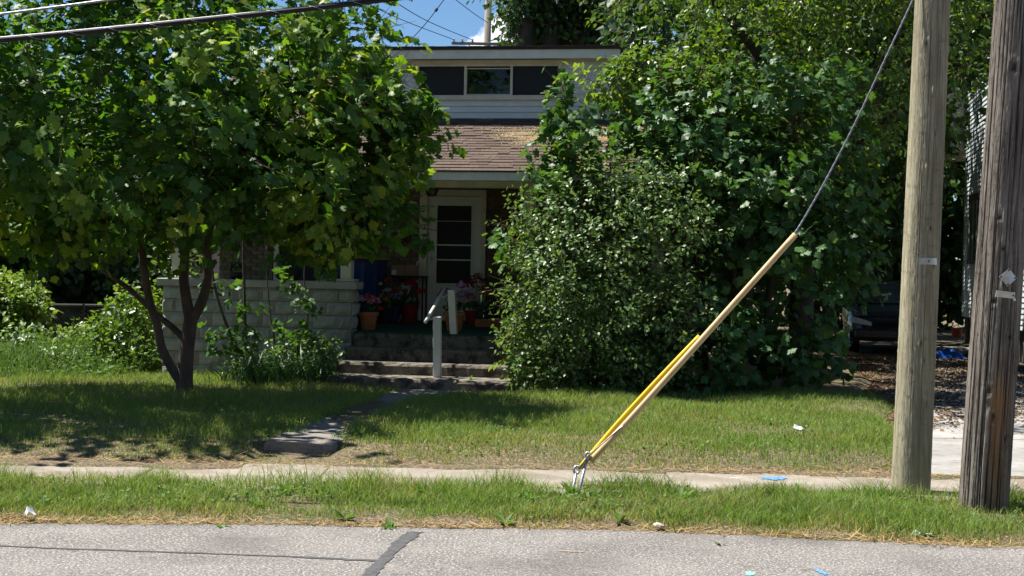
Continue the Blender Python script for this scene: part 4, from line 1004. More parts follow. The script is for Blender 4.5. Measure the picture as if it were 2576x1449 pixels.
# ------------------------------------------------------------------ parked minivan
car = tag(empty('minivan', (8.36, 33.5, .09), -PHI), 'dark dusty minivan parked nose out in the shaded driveway', 'car')
def car_top(y):      # roofline of the centre section along the length, front at y = 0
    return np.interp(y, [0, .04, .15, .4, .95, 1.05, 1.95, 2.3, 3.6, 4.4, 4.75, 4.85], [.62, .72, .86, .95, 1.06, 1.09, 1.58, 1.63, 1.65, 1.58, 1.15, .7])
def car_half(y, z):
    w = np.interp(y, [0, .1, .35, .8, 3.9, 4.6, 4.85], [.62, .74, .86, .92, .93, .88, .80])
    k_ = np.clip((z - .95) / .7, 0, 1); return w * (1 - .24 * k_ ** 1.2) * (1 - .10 * np.clip((.55 - z) / .35, 0, 1))
yy = np.concatenate([np.linspace(0, .4, 9), np.linspace(.5, 2.4, 20), np.linspace(2.6, 4.4, 8), np.linspace(4.5, 4.85, 6)]); ns = 22
V = []
for y in yy:
    zt_ = car_top(y); zb = .26 if .1 < y < 4.7 else .30
    for j in range(ns):
        t = j / (ns - 1); ang = t * math.pi       # from right sill over the top to left sill
        cx, sz = math.cos(ang), math.sin(ang)
        e = .42; X = np.sign(cx) * abs(cx) ** e; Z = sz ** .55
        z = zb + (zt_ - zb) * Z; V.append((X * car_half(y, z), y, z))
F = []
for i in range(len(yy) - 1):
    for j in range(ns - 1): F.append((i * ns + j, i * ns + j + 1, (i + 1) * ns + j + 1, (i + 1) * ns + j))
F.append(tuple(range(ns))[::-1]); F.append(tuple((len(yy) - 1) * ns + j for j in range(ns)))
mb = MB(); mb.add(V, F); mb.build('body', M['carpaint'], car, True)
V = []; F = []     # windshield
for i, y in enumerate(np.linspace(1.10, 1.93, 8)):
    zt_ = car_top(y) + .008
    for j, t in enumerate(np.linspace(-.93, .93, 11)): V.append((t * car_half(y, zt_) * .97, y - .012, zt_ - .06 * abs(t) ** 4))
for i in range(7):
    for j in range(10): F.append((i * 11 + j, i * 11 + j + 1, i * 11 + 12 + j, i * 11 + 11 + j))
mb = MB(); mb.add(V, F); mb.build('windshield', M['windshield'], car, True)
for s in (-1, 1):
    V = []; F = []     # side windows
    for i, y in enumerate(np.linspace(1.6, 4.3, 9)):
        for j, z in enumerate((1.0, 1.2, min(1.47, car_top(y) - .1))): V.append((s * (car_half(y, z) + .012), y, z))
    for i in range(8):
        for j in range(2): F.append((i * 3 + j, i * 3 + j + 1, i * 3 + 4 + j, i * 3 + 3 + j))
    mb = MB(); mb.add(V, F); mb.build('side_window', M['windshield'], car, True)
    V = []; F = []     # headlight wraps round the corner
    for i, t in enumerate(np.linspace(0, 1, 8)):
        x = s * (.44 + .40 * t); y = .02 + .30 * t ** 2.2; h0 = .64 + .05 * t; h1 = .72 + .13 * t - .03 * t ** 3
        V += [(x, y - .035, h0), (x, y - .05, (h0 + h1) / 2), (x, y - .005, h1)]
    for i in range(7):
        for j in range(2): F.append((i * 3 + j, i * 3 + j + 1, i * 3 + 4 + j, i * 3 + 3 + j))
    mb = MB(); mb.add(V, F); mb.build('headlight', M['lamp'], car, True)
    mb = MB(); mb.lathe([(.02, -.05), (.09, -.04), (.10, .05), (.03, .08)], (s * 1.02, 1.45, 1.05), 10, 1, .6); mb.build('mirror', M['carpaint'], car, True)
    for yw in (.85, 3.85):
        mb = MB(); mb.tube([(s * .66, yw, .33), (s * .875, yw, .33)], .325, 26); wh = mb.build('wheel', M['tyre'], car)
        mb = MB(); mb.tube([(s * .85, yw, .33), (s * .885, yw, .33)], .21, 20); mb.build('rim', M['alum'], wh)
mb = MB()
for k_ in range(6): mb.bbox(-.42, .42, -.035, .03, .58 + k_ * .028, .594 + k_ * .028, .003)
mb.build('grille', M['blackmetal'], car)
mb = MB(); mb.bbox(-.78, .78, -.06, .2, .36, .56, .03); mb.build('bumper', M['carpaint'], car)

# blue tarp heap beside the van
tp_ = onz(2372, 900, .09); g = np.random.default_rng(4); nx_, ny_ = 24, 14; V = []; 
for j in range(ny_):
    for i in range(nx_):
        u_ = i / (nx_ - 1) * 2 - 1; v_ = j / (ny_ - 1) * 2 - 1; h = max(0, 1 - max(abs(u_), abs(v_)) ** 3) * (.13 + .05 * math.sin(u_ * 7 + v_ * 3) + .035 * math.sin(u_ * 13 - v_ * 9)); V.append((u_ * .46 + .02 * math.sin(v_ * 9), v_ * .3 + .03 * math.sin(u_ * 8), h))
F = [(j * nx_ + i, j * nx_ + i + 1, (j + 1) * nx_ + i + 1, (j + 1) * nx_ + i) for j in range(ny_ - 1) for i in range(nx_ - 1)]
mb = MB(); mb.add(V, F); tpo = mb.build('tarp', M['tarp'], None, True); tpo.location = (tp_[0], tp_[1], .095)
tag(tpo, 'crumpled bright blue tarp on the driveway near the van', 'tarp')
ob = onz(2405, 850, .1); o = tag(empty('bucket', (at(2408, 800, 44)[0], 44, .0)), 'small orange red bucket in the shade beyond the driveway', 'bucket')
mb = MB(); mb.lathe([(.13, 0), (.16, .32), (.17, .33), (.15, .33)], n=16); mb.build('pail', mat('red_plastic', (.6, .08, .03), None, .5), o)
mb = MB(); mb.tube([(-.16, 0, .32), (0, 0, .45), (.16, 0, .32)], .008, 6); mb.build('bail', M['steel'], o)

# ------------------------------------------------------------------ neighbouring house on the right
NHc = at(2421, 790, 41.0); nh = tag(empty('neighbour_house', (NHc[0], NHc[1], 0), -PHI), 'grey green clapboard house beyond the driveway', 'house')
def nbox(name, m, *a, parent=nh, bev=None):
    mb = MB(); (mb.bbox(*a, b=bev) if bev else mb.box(*a)); return mb.build(name, m, parent)
# local x to the right, y away from the street; its left wall runs along y from 0 (far corner) towards the street (negative y)
nwall = nbox('wall', M['greysiding'], .03, 7.0, -14, -.02, .78, 8.6)
z = .78
while z < 8.5:
    mb = MB(); mb.add([(-.0, -14, z), (-.0, 0, z), (.026, 0, z + .115), (.026, -14, z + .115), (.026, 0, z), (.026, -14, z)], [(0, 1, 2, 3), (0, 5, 4, 1), (1, 4, 2), (0, 3, 5)])
    mb.build('siding_plank', M['greysiding'], nwall); z += .115
nbox('corner_board', M['greysiding'], -.012, .10, -.019, .05, .78, 8.6)
nbox('foundation', mat('dark_foundation', (.07, .065, .06), (.04, .04, .038), .95, 3), .12, 6.9, -13.9, -.1, .0, .78)
for yp in (-.3, -2.2, -4.2, -6.3, -8.5): nbox('foundation_post', M['cap'], .03, .11, yp - .05, yp + .05, .0, .779)
M['ntrim'] = mat('dark_trim', (.03, .032, .045), None, .5)
wy0, wy1 = -3.5, -1.25; wz0, wz1 = at(2450, 655, 40)[2], at(2450, 510, 40)[2]
for (q0, q1) in ((wy0, wy1), (-10.2, -8.6)):
    mb = MB(); mb.box(-.04, .02, q0 - .1, q0, wz0, wz1); mb.box(-.04, .02, q1, q1 + .1, wz0, wz1); mb.box(-.045, .02, q0 - .1, q1 + .1, wz1, wz1 + .16); mb.box(-.06, .02, q0 - .14, q1 + .14, wz0 - .1, wz0)
    w_ = mb.build('window', M['ntrim'], nh)
    mb = MB(); mb.box(-.030, -.012, q0, q0 + .05, wz0, wz1); mb.box(-.030, -.012, q1 - .05, q1, wz0, wz1); mb.box(-.030, -.012, q0 + (q1 - q0) / 3 - .03, q0 + (q1 - q0) / 3 + .03, wz0, wz1); mb.box(-.030, -.012, q0 + (q1 - q0) * 2 / 3 - .03, q0 + (q1 - q0) * 2 / 3 + .03, wz0, wz1); mb.build('sash', M['greysiding'], w_)
    mb = MB(); mb.box(-.011, -.006, q0, q1, wz0, wz1); mb.build('pane', M['windshield'], w_)
# rear wing projecting past the far corner, upper storey only
uz0 = at(2390, 380, 41.2)[2]; ux0 = -.55
ub = nbox('upper_bay', M['palesiding'], ux0 + .03, 2.0, .15, 4.0, uz0, uz0 + 4.6)
z = uz0
while z < uz0 + 4.5:
    mb = MB(); mb.add([(ux0 + .08, .10, z), (2, .10, z), (2, .146, z + .115), (ux0 + .08, .146, z + .115), (ux0 + .08, .146, z), (2, .146, z)], [(0, 1, 2, 3), (0, 4, 5, 1)])
    mb.build('siding_plank', M['palesiding'], ub)
    mb = MB(); mb.add([(ux0 - .0, .16, z), (ux0 - .0, 4.0, z), (ux0 + .026, 4.0, z + .115), (ux0 + .026, .16, z + .115), (ux0 + .026, 4.0, z), (ux0 + .026, .16, z)], [(0, 1, 2, 3), (0, 5, 4, 1)])
    mb.build('siding_plank', M['palesiding'], ub); z += .115
nbox('corner_board', M['white'], ux0 - .02, ux0 + .079, .08, .158, uz0, uz0 + 4.6)
nbox('roof', M['shingle'], -1.2, 7.4, -14.4, 4.4, uz0 + 4.62, uz0 + 4.9)

# chain-link fence at the left
F0 = at(60, 766, 28); F1 = at(520, 768, 29)
fz = F0[2]; fr = tag(empty('chain_link_fence', (F0[0], F0[1], 0)), 'black chain link fence beyond the weeds', 'fence'); FD = F1 - F0; FD[2] = 0; FLn = np.linalg.norm(FD); FD /= FLn
fence0 = -3.0
for s in np.arange(fence0, FLn + 1.5, 1.35):
    mb = MB(); p = FD * s; mb.tube([(p[0], p[1], -.3), (p[0], p[1], fz + .03)], .024, 10); mb.build('post', M['blackmetal'], fr)
M['fencerail'] = mat('fence_rail', (.16, .16, .17), None, .35, metal=.4)
mb = MB(); a = FD * fence0; b = FD * (FLn + 1.4); mb.tube([(a[0], a[1], fz), (b[0], b[1], fz)], .02, 10); mb.build('top_rail', M['fencerail'], fr)
mb = MB(); hgt_ = fz + .1
for s in np.arange(fence0 - 1, FLn + 2, .065):
    for sg_ in (-1, 1):
        p = FD * s; q = FD * (s + sg_ * hgt_ * .9); mb.tube([(p[0], p[1] + .028 * sg_ * .3, -.1), (q[0], q[1] + .028 * sg_ * .3, fz + .015)], .0028, 3, False)
tag(mb.build('wire_mesh', M['fencerail'], fr), kind='stuff')
mb = MB()
# far house at the left
fh = at(450, 690, 50); fho = tag(empty('distant_house', (fh[0] - 2, 50, -.3)), 'pale pinkish sided house far behind the porch and maple', 'house')
mb = MB(); mb.box(-4, 6, .03, 8, 0, 4.2); w_ = mb.build('wall', M['pinksiding'], fho)
z = 0.0
while z < 4.1:
    mb = MB(); mb.add([(-4, 0, z), (6, 0, z), (6, .028, z + .18), (-4, .028, z + .18), (-4, .028, z), (6, .028, z)], [(0, 1, 2, 3), (0, 4, 5, 1)]); mb.build('siding_plank', M['pinksiding'], w_); z += .18
for wx in (-2.4, 1.6, 3.6):
    mb = MB(); mb.box(wx, wx + .9, -.05, -.001, 1.2, 2.6); w2 = mb.build('window', M['white'], fho)
    mb = MB(); mb.box(wx + .1, wx + .8, -.06, -.051, 1.3, 2.5); mb.build('pane', M['windshield'], w2)
mb = MB(); V = [(-4.5, -.5, 4.2), (6.5, -.5, 4.2), (6.5, 8.5, 4.2), (-4.5, 8.5, 4.2), (-4.5, 4, 6.6), (6.5, 4, 6.6)]
mb.add(V, [(0, 1, 5, 4), (2, 3, 4, 5), (0, 4, 3), (1, 2, 5), (3, 2, 1, 0)]); mb.build('roof', M['shingle'], fho)
# ------------------------------------------------------------------ leaves
def fan(half, centre, zf):
    P = half + [(-x, y) for x, y in half[::-1] if x > 1e-6]
    V = [(centre[0], centre[1])] + P; V = np.array([(x, y, zf(x, y)) for x, y in V])
    n = len(P); F = np.array([(0, 1 + i, 1 + (i + 1) % n) for i in range(n)]); return V, F
MAPLE = fan([(0, 0), (.14, -.07), (.40, .03), (.33, .16), (.62, .34), (.50, .44), (.56, .60), (.28, .52), (.31, .74), (.13, .80), (0, 1.0)], (0, .32), lambda x, y: -.16 * abs(x) - .14 * (y - .3) ** 2 + .05 * math.sin(9 * x))
OVAL = (np.array([(0, 0, 0), (.30, .30, .05), (.27, .65, .05), (0, 1, -.06), (-.27, .65, .05), (-.30, .30, .05)], float), np.array([(0, 1, 2), (0, 2, 3), (0, 3, 4), (0, 4, 5)]))
ELM = (np.array([(0, 0, 0), (.24, .22, .04), (.31, .5, .05), (.14, .82, .0), (0, 1.05, -.08), (-.14, .82, .0), (-.31, .5, .05), (-.24, .22, .04), (0, .5, -.02)], float),
       np.array([(8, 0, 1), (8, 1, 2), (8, 2, 3), (8, 3, 4), (8, 4, 5), (8, 5, 6), (8, 6, 7), (8, 7, 0)]))
CLUMP = (np.array([(0, 0, 0), (.45, .25, .1), (.3, .7, .0), (0, 1, -.1), (-.35, .75, .05), (-.45, .3, .1)], float), np.array([(0, 1, 2), (0, 2, 3), (0, 3, 4), (0, 4, 5)]))
def unit(a): return a / (np.linalg.norm(a, axis=-1, keepdims=True) + 1e-9)
def rotmats(fwd, nrm):
    y = unit(fwd); z = nrm - y * np.sum(nrm * y, -1, keepdims=True); z = unit(z); x = np.cross(y, z); return np.stack([x, y, z], -1)
def scatter(tpl, P, Rm, S, T):
    TV, TF = tpl; n = len(P); V = np.einsum('nij,vj->nvi', Rm, TV) * S[:, None, None] + P[:, None, :]
    F = (TF[None] + (np.arange(n) * len(TV))[:, None, None]).reshape(-1, TF.shape[1]); return V.reshape(-1, 3), F, np.repeat(T, len(TV))
def pxlobe(x, y, Y, rx, ry, rY): c = at(x, y, Y); s = Y / FPX; return (c, np.array([rx * s, rY, ry * s]))
def sprays(lobes, n, per, size, rng, L=(.35, .7), inner=.45, gap=-.55, gapf=1.6, droop=.35, upn=.8, spread=.10, seed=1, shell=False, tmean=.45):
    """twigs spread through the crown's lobes, each carrying leaves: returns leaf arrays and the twigs' ends"""
    w = np.array([l[1].prod() ** .8 for l in lobes]); li = rng.choice(len(lobes), n, p=w / w.sum())
    C = np.array([l[0] for l in lobes])[li]; RR = np.array([l[1] for l in lobes])[li]
    d = unit(rng.normal(size=(n, 3))); r = inner + (1 - inner) * rng.random(n) ** .6
    c = C + d * RR * r[:, None]
    keep = wavef(c, seed, gapf) > gap; c, d, RR, r = c[keep], d[keep], RR[keep], r[keep]; n = len(c)
    out = unit(d * RR[:, [1]] / RR); ax = unit(out + rng.normal(size=(n, 3)) * .45 + np.array([0, 0, .12])); ln = rng.uniform(*L, n)
    k = np.maximum(2, rng.poisson(per, n)); rep = np.repeat(np.arange(n), k); m = len(rep)
    t = rng.random(m); axr = ax[rep]; side = unit(np.cross(axr, rng.normal(size=(m, 3))))
    P = c[rep] + axr * (t * ln[rep])[:, None] + side * (spread * rng.uniform(.3, 1.2, m))[:, None]
    fwd = axr * .45 + side * .8 + rng.normal(size=(m, 3)) * .25 + np.array([0, 0, -droop])
    nrm = np.array([0, 0, upn]) + out[rep] * .7 + rng.normal(size=(m, 3)) * .45
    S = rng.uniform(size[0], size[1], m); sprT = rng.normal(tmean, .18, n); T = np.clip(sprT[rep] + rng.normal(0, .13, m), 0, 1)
    return P, rotmats(fwd, nrm), S, T, c, c + ax * ln[:, None]
def twig_mesh(A, B, rad):
    n = len(A); f = unit(B - A); up = np.tile([0, 0, 1.0], (n, 1)); a = unit(np.cross(f, up + .01)); b = np.cross(f, a); V = []
    for k in range(3):
        q = 2 * math.pi * k / 3; o = (a * math.cos(q) + b * math.sin(q)); V.append(A + o * rad); V.append(B + o * rad * .35)
    V = np.stack(V, 1); F = np.array([(0, 2, 3), (0, 3, 1), (2, 4, 5), (2, 5, 3), (4, 0, 1), (4, 1, 5)])
    return V.reshape(-1, 3), (F[None] + (np.arange(n) * 6)[:, None, None]).reshape(-1, 3)
def limbs_mb(limbs, jitter=.0):
    mb = MB()
    for P, r in limbs: mb.tube(smooth(P, 5), list(np.interp(np.linspace(0, len(P) - 1, (len(P) - 1) * 5 + 1), range(len(P)), r)), 12)
    return mb
def screen_px(P):
    q = P - CAM; z = q @ _d; return 1288 + FPX * (q @ _r) / z, 724.5 - FPX * (q @ _u) / z
def tree(name, label, cat, base, limbs, barkm, leafm, tpl, arrays, single=0, group=None, twr=.006, smooth_leaf=False):
    """thing > trunk, twigs, crown and, for near trees, the leaves that show largest one by one"""
    root = tag(empty(name, base), label, cat, group); b = np.asarray(base, float)
    if limbs:
        L2 = [([np.asarray(p) - b for p in P], r) for P, r in limbs]; limbs_mb(L2).build('trunk', barkm, root, True)
    Ps, Rs, Ss, Ts, A, B = [np.concatenate([a[i] for a in arrays]) for i in range(6)]
    Vt, Ft = twig_mesh(A - b, B - b, twr); tag(np_obj('twigs', Vt, Ft, M['twig'], root), kind='stuff')
    pick = np.zeros(len(Ps), bool)
    if single:
        sx, sy = screen_px(Ps); ok = (sx > 5) & (sx < 2570) & (sy > 5) & (sy < 1440)
        score = np.where(ok, Ss / Ps[:, 1] * (1 + .0 * Ps[:, 0]) - .004 * (Ps[:, 1] - Ps[:, 1].min()) / Ps[:, 1], -1); pick[np.argsort(-score)[:single]] = True
    V, F, T = scatter(tpl, (Ps - b)[~pick], Rs[~pick], Ss[~pick], Ts[~pick]); tag(np_obj('crown', V, F, leafm, root, T), kind='stuff')
    if single:
        mes = []
        for tv in (.2, .4, .6, .8, .95):
            me = np_mesh('leaf', tpl[0], tpl[1], np.full(len(tpl[0]), tv)); me.materials.append(leafm); mes.append(me)
        for i in np.where(pick)[0]:
            o = bpy.data.objects.new('leaf', mes[int(min(4, Ts[i] * 5))]); COL.objects.link(o); o.parent = root
            mm = Matrix(Rs[i].tolist()).to_4x4(); mm = Matrix.Translation(Vector((Ps[i] - b).tolist())) @ mm @ Matrix.Scale(float(Ss[i]), 4); o.matrix_local = mm
    return root

# front maple ---------------------------------------------------------------
rng = np.random.default_rng(21)
TB = onz(463, 984, .17); Yt = TB[1]
def lp(pts, dY=0.0): return [at(x, y, Yt + dY + (dd[0] if dd else 0)) for x, y, *dd in pts]
px = Yt / FPX * .68
limbs = [(lp([(463, 1000), (464, 975), (466, 940), (470, 880), (476, 830), (482, 795)]), [40 * px, 33 * px, 29 * px, 27 * px, 26 * px, 26 * px]),
         (lp([(480, 815), (470, 760), (462, 700), (465, 640), (470, 520), (455, 380, .3), (440, 200, .4), (450, 20, .2), (455, -150)]), [21 * px, 20 * px, 18 * px, 17 * px, 14 * px, 11 * px, 8 * px, 6 * px, 3 * px]),
         (lp([(480, 810), (505, 765), (521, 710), (522, 640), (540, 520, -.2), (600, 400, -.4), (680, 260, -.5), (740, 120, -.4)]), [20 * px, 19 * px, 17 * px, 16 * px, 13 * px, 10 * px, 7 * px, 3 * px]),
         (lp([(456, 962, -.02), (432, 925, -.05), (407, 875, -.08), (396, 820, -.1), (376, 755, -.12), (360, 660, -.1), (350, 540), (310, 400, .3), (280, 230, .4), (270, 60, .3)]), [20 * px, 18 * px, 16 * px, 15 * px, 15 * px, 14 * px, 12 * px, 9 * px, 6 * px, 3 * px]),
         (lp([(463, 852, .06), (432, 822, .1), (392, 790, .16), (335, 735, .2), (280, 695, .1), (225, 655), (160, 595, -.3), (80, 500, -.5), (-20, 420, -.6)]), [13 * px, 12 * px, 11.5 * px, 11 * px, 9 * px, 8 * px, 7 * px, 5 * px, 3 * px]),
         (lp([(600, 400, -.4), (720, 420, -.8), (850, 440, -1.1), (960, 500, -1.3), (1040, 565, -1.4), (1100, 580, -1.4)]), [8 * px, 7 * px, 5 * px, 4 * px, 2.5 * px, 1.2 * px]),
         (lp([(680, 260, -.5), (820, 270, -.8), (960, 300, -1.0), (1070, 320, -1.1)]), [6 * px, 5 * px, 3.5 * px, 1.5 * px]),
         (lp([(350, 540), (240, 440, -.7), (130, 330, -1.2), (20, 250, -1.5)]), [9 * px, 7 * px, 5 * px, 2 * px])]
lobes = [(np.array([-4.4, 19.0, 3.45]), np.array([3.1, 3.3, 1.25])), (np.array([-4.5, 19.2, 4.9]), np.array([2.7, 2.8, 1.3])), (np.array([-4.4, 19.5, 6.5]), np.array([1.7, 1.9, 1.3])),
         (np.array([-6.5, 18.6, 3.7]), np.array([1.8, 2.6, 1.2])), (np.array([-2.9, 19.0, 4.5]), np.array([1.3, 1.9, 1.2]))]
rim = [pxlobe(880, 170, 18.7, 70, 130, .9), pxlobe(920, 380, 18.6, 130, 120, 1.0), pxlobe(1025, 355, 18.6, 50, 90, .5), pxlobe(830, 520, 18.5, 110, 95, 1.2)]
tips = [pxlobe(1010, 565, 18.5, 55, 28, .3), pxlobe(1075, 575, 18.5, 40, 20, .2), pxlobe(830, 600, 18.4, 60, 50, .6), pxlobe(1075, 262, 18.5, 28, 20, .2)]
core = sprays(lobes, 980, 12, (.085, .15), rng, (.4, .8), .1, -.85, 1.4, .3, 1.1, .13, seed=5, tmean=.36)  # inner sprays tinted darker, crown shade put into the leaf colour
outer = sprays(lobes, 1250, 12, (.09, .165), rng, (.45, .9), .82, .25, 2.3, .45, .7, .14, seed=15, tmean=.66)  # outer sprays tinted lighter and yellower, sunlight put into the leaf colour
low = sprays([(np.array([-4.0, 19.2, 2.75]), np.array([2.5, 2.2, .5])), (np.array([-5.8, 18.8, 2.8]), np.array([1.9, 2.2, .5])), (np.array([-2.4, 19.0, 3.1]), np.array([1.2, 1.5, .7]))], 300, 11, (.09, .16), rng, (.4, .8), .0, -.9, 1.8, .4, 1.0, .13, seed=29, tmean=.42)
over = sprays([(np.array([-5.7, 15.7, 5.65]), np.array([2.2, 1.1, .6])), (np.array([-7.4, 16.2, 4.9]), np.array([1.3, 1.3, .8]))], 170, 12, (.10, .16), rng, (.4, .8), .0, -1.2, 1.4, .3, 1.2, .14, seed=27, tmean=.4)  # unseen foliage above the frame, added to shade the front lawn
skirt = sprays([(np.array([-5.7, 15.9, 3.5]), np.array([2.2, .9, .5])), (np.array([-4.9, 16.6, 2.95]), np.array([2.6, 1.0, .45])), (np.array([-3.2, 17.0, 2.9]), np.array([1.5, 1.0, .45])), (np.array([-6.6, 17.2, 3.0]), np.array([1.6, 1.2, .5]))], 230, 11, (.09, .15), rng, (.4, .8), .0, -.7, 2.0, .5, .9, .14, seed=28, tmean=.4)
edge_ = sprays(rim, 240, 11, (.09, .16), rng, (.25, .5), .2, -.9, 1.5, seed=6, tmean=.66)  # rim sprays get the same lightened tint, like sunlit edges
arm = sprays(tips, 34, 7, (.10, .16), rng, (.15, .3), .1, -2, 1.5, seed=7)
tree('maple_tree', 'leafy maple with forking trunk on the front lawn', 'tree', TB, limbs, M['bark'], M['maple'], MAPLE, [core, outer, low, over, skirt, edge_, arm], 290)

# shrub beside the steps -----------------------------------------------------
SB = np.array([1.2, 21.9, .15])
sh = [pxlobe(1500, 640, 21.4, 190, 250, 1.1), pxlobe(1640, 590, 21.7, 170, 210, 1.1), pxlobe(1410, 740, 21.1, 125, 190, .8), pxlobe(1560, 830, 21.2, 270, 125, 1.0), pxlobe(1400, 850, 21.0, 120, 110, .7), pxlobe(1340, 560, 21.3, 45, 60, .35), pxlobe(1700, 470, 21.8, 90, 90, .6)]
limbs = [([SB + np.array([random.uniform(-.5, .5), random.uniform(-.2, .2), -.1]), SB + np.array([random.uniform(-.9, .9), random.uniform(-.3, .3), 1.2]), SB + np.array([random.uniform(-1.3, 1.3), random.uniform(-.4, .3), 2.6])], [.03, .022, .008]) for _ in range(9)]
A = sprays(sh, 1700, 13, (.05, .085), rng, (.25, .55), .45, -.75, 2.2, .25, .9, .07, seed=8)
tree('shrub', 'tall rounded shrub with small glossy leaves beside the steps', 'shrub', SB, limbs, M['twig'], M['shrub'], OVAL, [A], twr=.004)

# young maples right of it ----------------------------------------------------
MB1 = np.array([3.4, 22.4, .12])
ml = [pxlobe(1830, 480, 22.4, 220, 220, 1.2), pxlobe(1990, 560, 22.2, 190, 250, 1.2), pxlobe(1860, 800, 21.8, 210, 140, 1.0), pxlobe(2035, 790, 21.9, 80, 150, .8), pxlobe(1740, 330, 22.6, 170, 120, 1.0), pxlobe(1990, 330, 22.6, 170, 170, 1.2), pxlobe(2080, 600, 22.2, 80, 130, .8), pxlobe(1790, 905, 21.6, 290, 60, .7)]
limbs = [([MB1 + np.array([dx, 0, -.2]), MB1 + np.array([dx * 1.3, .1, 1.5]), MB1 + np.array([dx * 2, .1, 3.2]), MB1 + np.array([dx * 2.4, .0, 4.6])], [.06, .05, .035, .012]) for dx in (-.5, -.1, .3)]
ml += [pxlobe(1740, 440, 22.0, 90, 70, .5), pxlobe(1690, 380, 22.1, 70, 60, .4)]
A = sprays(ml, 1000, 8, (.11, .17), rng, (.3, .6), .4, -.8, 1.7, .45, .7, seed=9, tmean=.4)
tree('maple_thicket', 'dark bushy young maple reaching the lawn between shrub and driveway', 'tree', MB1, limbs, M['darkbark'], M['maple2'], MAPLE, [A], 120)
SPB = np.array([.75, 21.75, .15])
limbs = [([SPB, SPB + np.array([.0, 0, 2]), at(1425, 300, 21.7), at(1408, 190, 21.7)], [.025, .02, .012, .004])]
A = sprays([pxlobe(1425, 300, 21.7, 65, 75, .4), pxlobe(1395, 380, 21.6, 50, 60, .35), pxlobe(1450, 380, 21.7, 70, 80, .4), pxlobe(1405, 210, 21.7, 22, 32, .15), pxlobe(1375, 470, 21.5, 45, 60, .3), pxlobe(1290, 625, 21.3, 45, 25, .2)], 105, 6, (.10, .16), rng, (.12, .3), .1, -2, 1, .4, .7, .08, seed=10, tmean=.6)
tree('maple_sapling', 'slim maple sapling rising above the shrub in front of the porch roof', 'tree', SPB, limbs, M['twig'], M['maple2'], MAPLE, [A], 40, twr=.004)
# compound-leaved sprays poking out towards the steps
def compound(pix, n, size, name, label, Y=21.1):
    P = [at(x, y, Y) for x, y in pix]; Q = np.array(smooth(P, 10)); b = Q[0]; root = tag(empty(name, b), label, 'plant', 'sprays beside the steps')
    mb = MB(); mb.tube([q - b for q in Q], list(np.linspace(.006, .002, len(Q))), 5); mb.build('stem', M['twig'], root)
    me = np_mesh('leaflet', ELM[0], ELM[1], np.full(len(ELM[0]), .85)); me.materials.append(M['bright'])
    for i in range(n):
        t = .15 + .85 * (i // 2) / (n / 2 - .5); p = Q[min(int(t * (len(Q) - 1)), len(Q) - 1)]; tg = unit(Q[-1] - Q[0]); s = 1 if i % 2 else -1
        f = tg * .5 + np.array([.1 * s, -.35 * s, -.75]); R_ = rotmats(f[None], np.array([[-.4, -.5 * s + rng.normal() * .2, .8]]))[0]
        o = bpy.data.objects.new('leaflet', me); COL.objects.link(o); o.parent = root; o.matrix_local = Matrix.Translation(Vector((p - b).tolist())) @ Matrix(R_.tolist()).to_4x4() @ Matrix.Scale(size * random.uniform(.8, 1.1), 4)
compound([(1345, 835), (1310, 818), (1275, 835), (1262, 856)], 10, .13, 'leaf_spray', 'upper arching spray of paired pale leaflets beside the porch floor')
compound([(1335, 880), (1310, 862), (1285, 885), (1268, 905)], 9, .14, 'leaf_spray', 'middle drooping spray of paired pale leaflets beside the top step')
compound([(1330, 905), (1300, 895), (1262, 905), (1240, 918)], 11, .12, 'leaf_spray', 'lowest spray of paired pale leaflets in front of the lower steps')
# low ground ivy at the foot of the shrub
A = sprays([pxlobe(1370, 945, 20.9, 95, 25, .4), pxlobe(1500, 955, 20.8, 150, 16, .3), pxlobe(1330, 920, 20.9, 45, 35, .25)], 110, 9, (.05, .09), rng, (.1, .25), .1, -2, 1, .1, .9, .06, seed=12)
tree('ivy', 'pale ground ivy at the foot of the shrub', 'plant', np.array([.6, 20.9, .15]), [], M['twig'], M['shrub'], OVAL, [A], twr=.003)

# tall tree over the driveway --------------------------------------------------
TT = np.array([4.85, 25.6, .1])
tl = [pxlobe(1640, 120, 24.0, 170, 130, 1.3), pxlobe(1560, 205, 23.3, 100, 45, .6), pxlobe(1700, 250, 23.6, 150, 90, .9), pxlobe(1900, 130, 24.3, 240, 190, 1.8), pxlobe(2150, 110, 24.6, 230, 250, 2.0), pxlobe(2230, 330, 24.4, 130, 150, 1.3), pxlobe(1850, -120, 24.6, 420, 150, 2.2), pxlobe(2420, 120, 25.5, 60, 150, 1.0), pxlobe(2010, 300, 24, 180, 90, 1.2), pxlobe(2300, -100, 25, 300, 180, 2.2), (np.array([3.7, 20.6, 7.4]), np.array([2.3, 2.2, 1.3])), (np.array([5.4, 19.6, 7.6]), np.array([1.8, 2.4, 1.3])), (np.array([5.2, 23.5, 8.6]), np.array([3.2, 2.6, 1.5])), (np.array([4.6, 27.0, 8.4]), np.array([2.6, 2.2, 1.6]))]
limbs = [([TT, TT + np.array([0, 0, 2.5]), TT + np.array([-.3, -.2, 4.5]), TT + np.array([-1.5, -.8, 6]), TT + np.array([-3.0, -1.5, 7.0])], [.22, .19, .14, .08, .03]),
         ([TT + np.array([0, 0, 2.5]), TT + np.array([.8, -.2, 4.2]), TT + np.array([1.8, 0, 6.5])], [.15, .1, .04]),
         ([TT + np.array([-.2, -.1, 4.0]), at(1900, 200, 24.2), at(1700, 180, 23.8), at(1540, 200, 23.3)], [.1, .06, .03, .01]),
         ([TT + np.array([.4, 0, 3.4]), at(2300, 250, 25), at(2430, 330, 25.4)], [.07, .04, .012])]
tl.append(pxlobe(1690, 185, 23.2, 120, 55, .5)); tl.append(pxlobe(1640, 300, 23.0, 60, 60, .4))
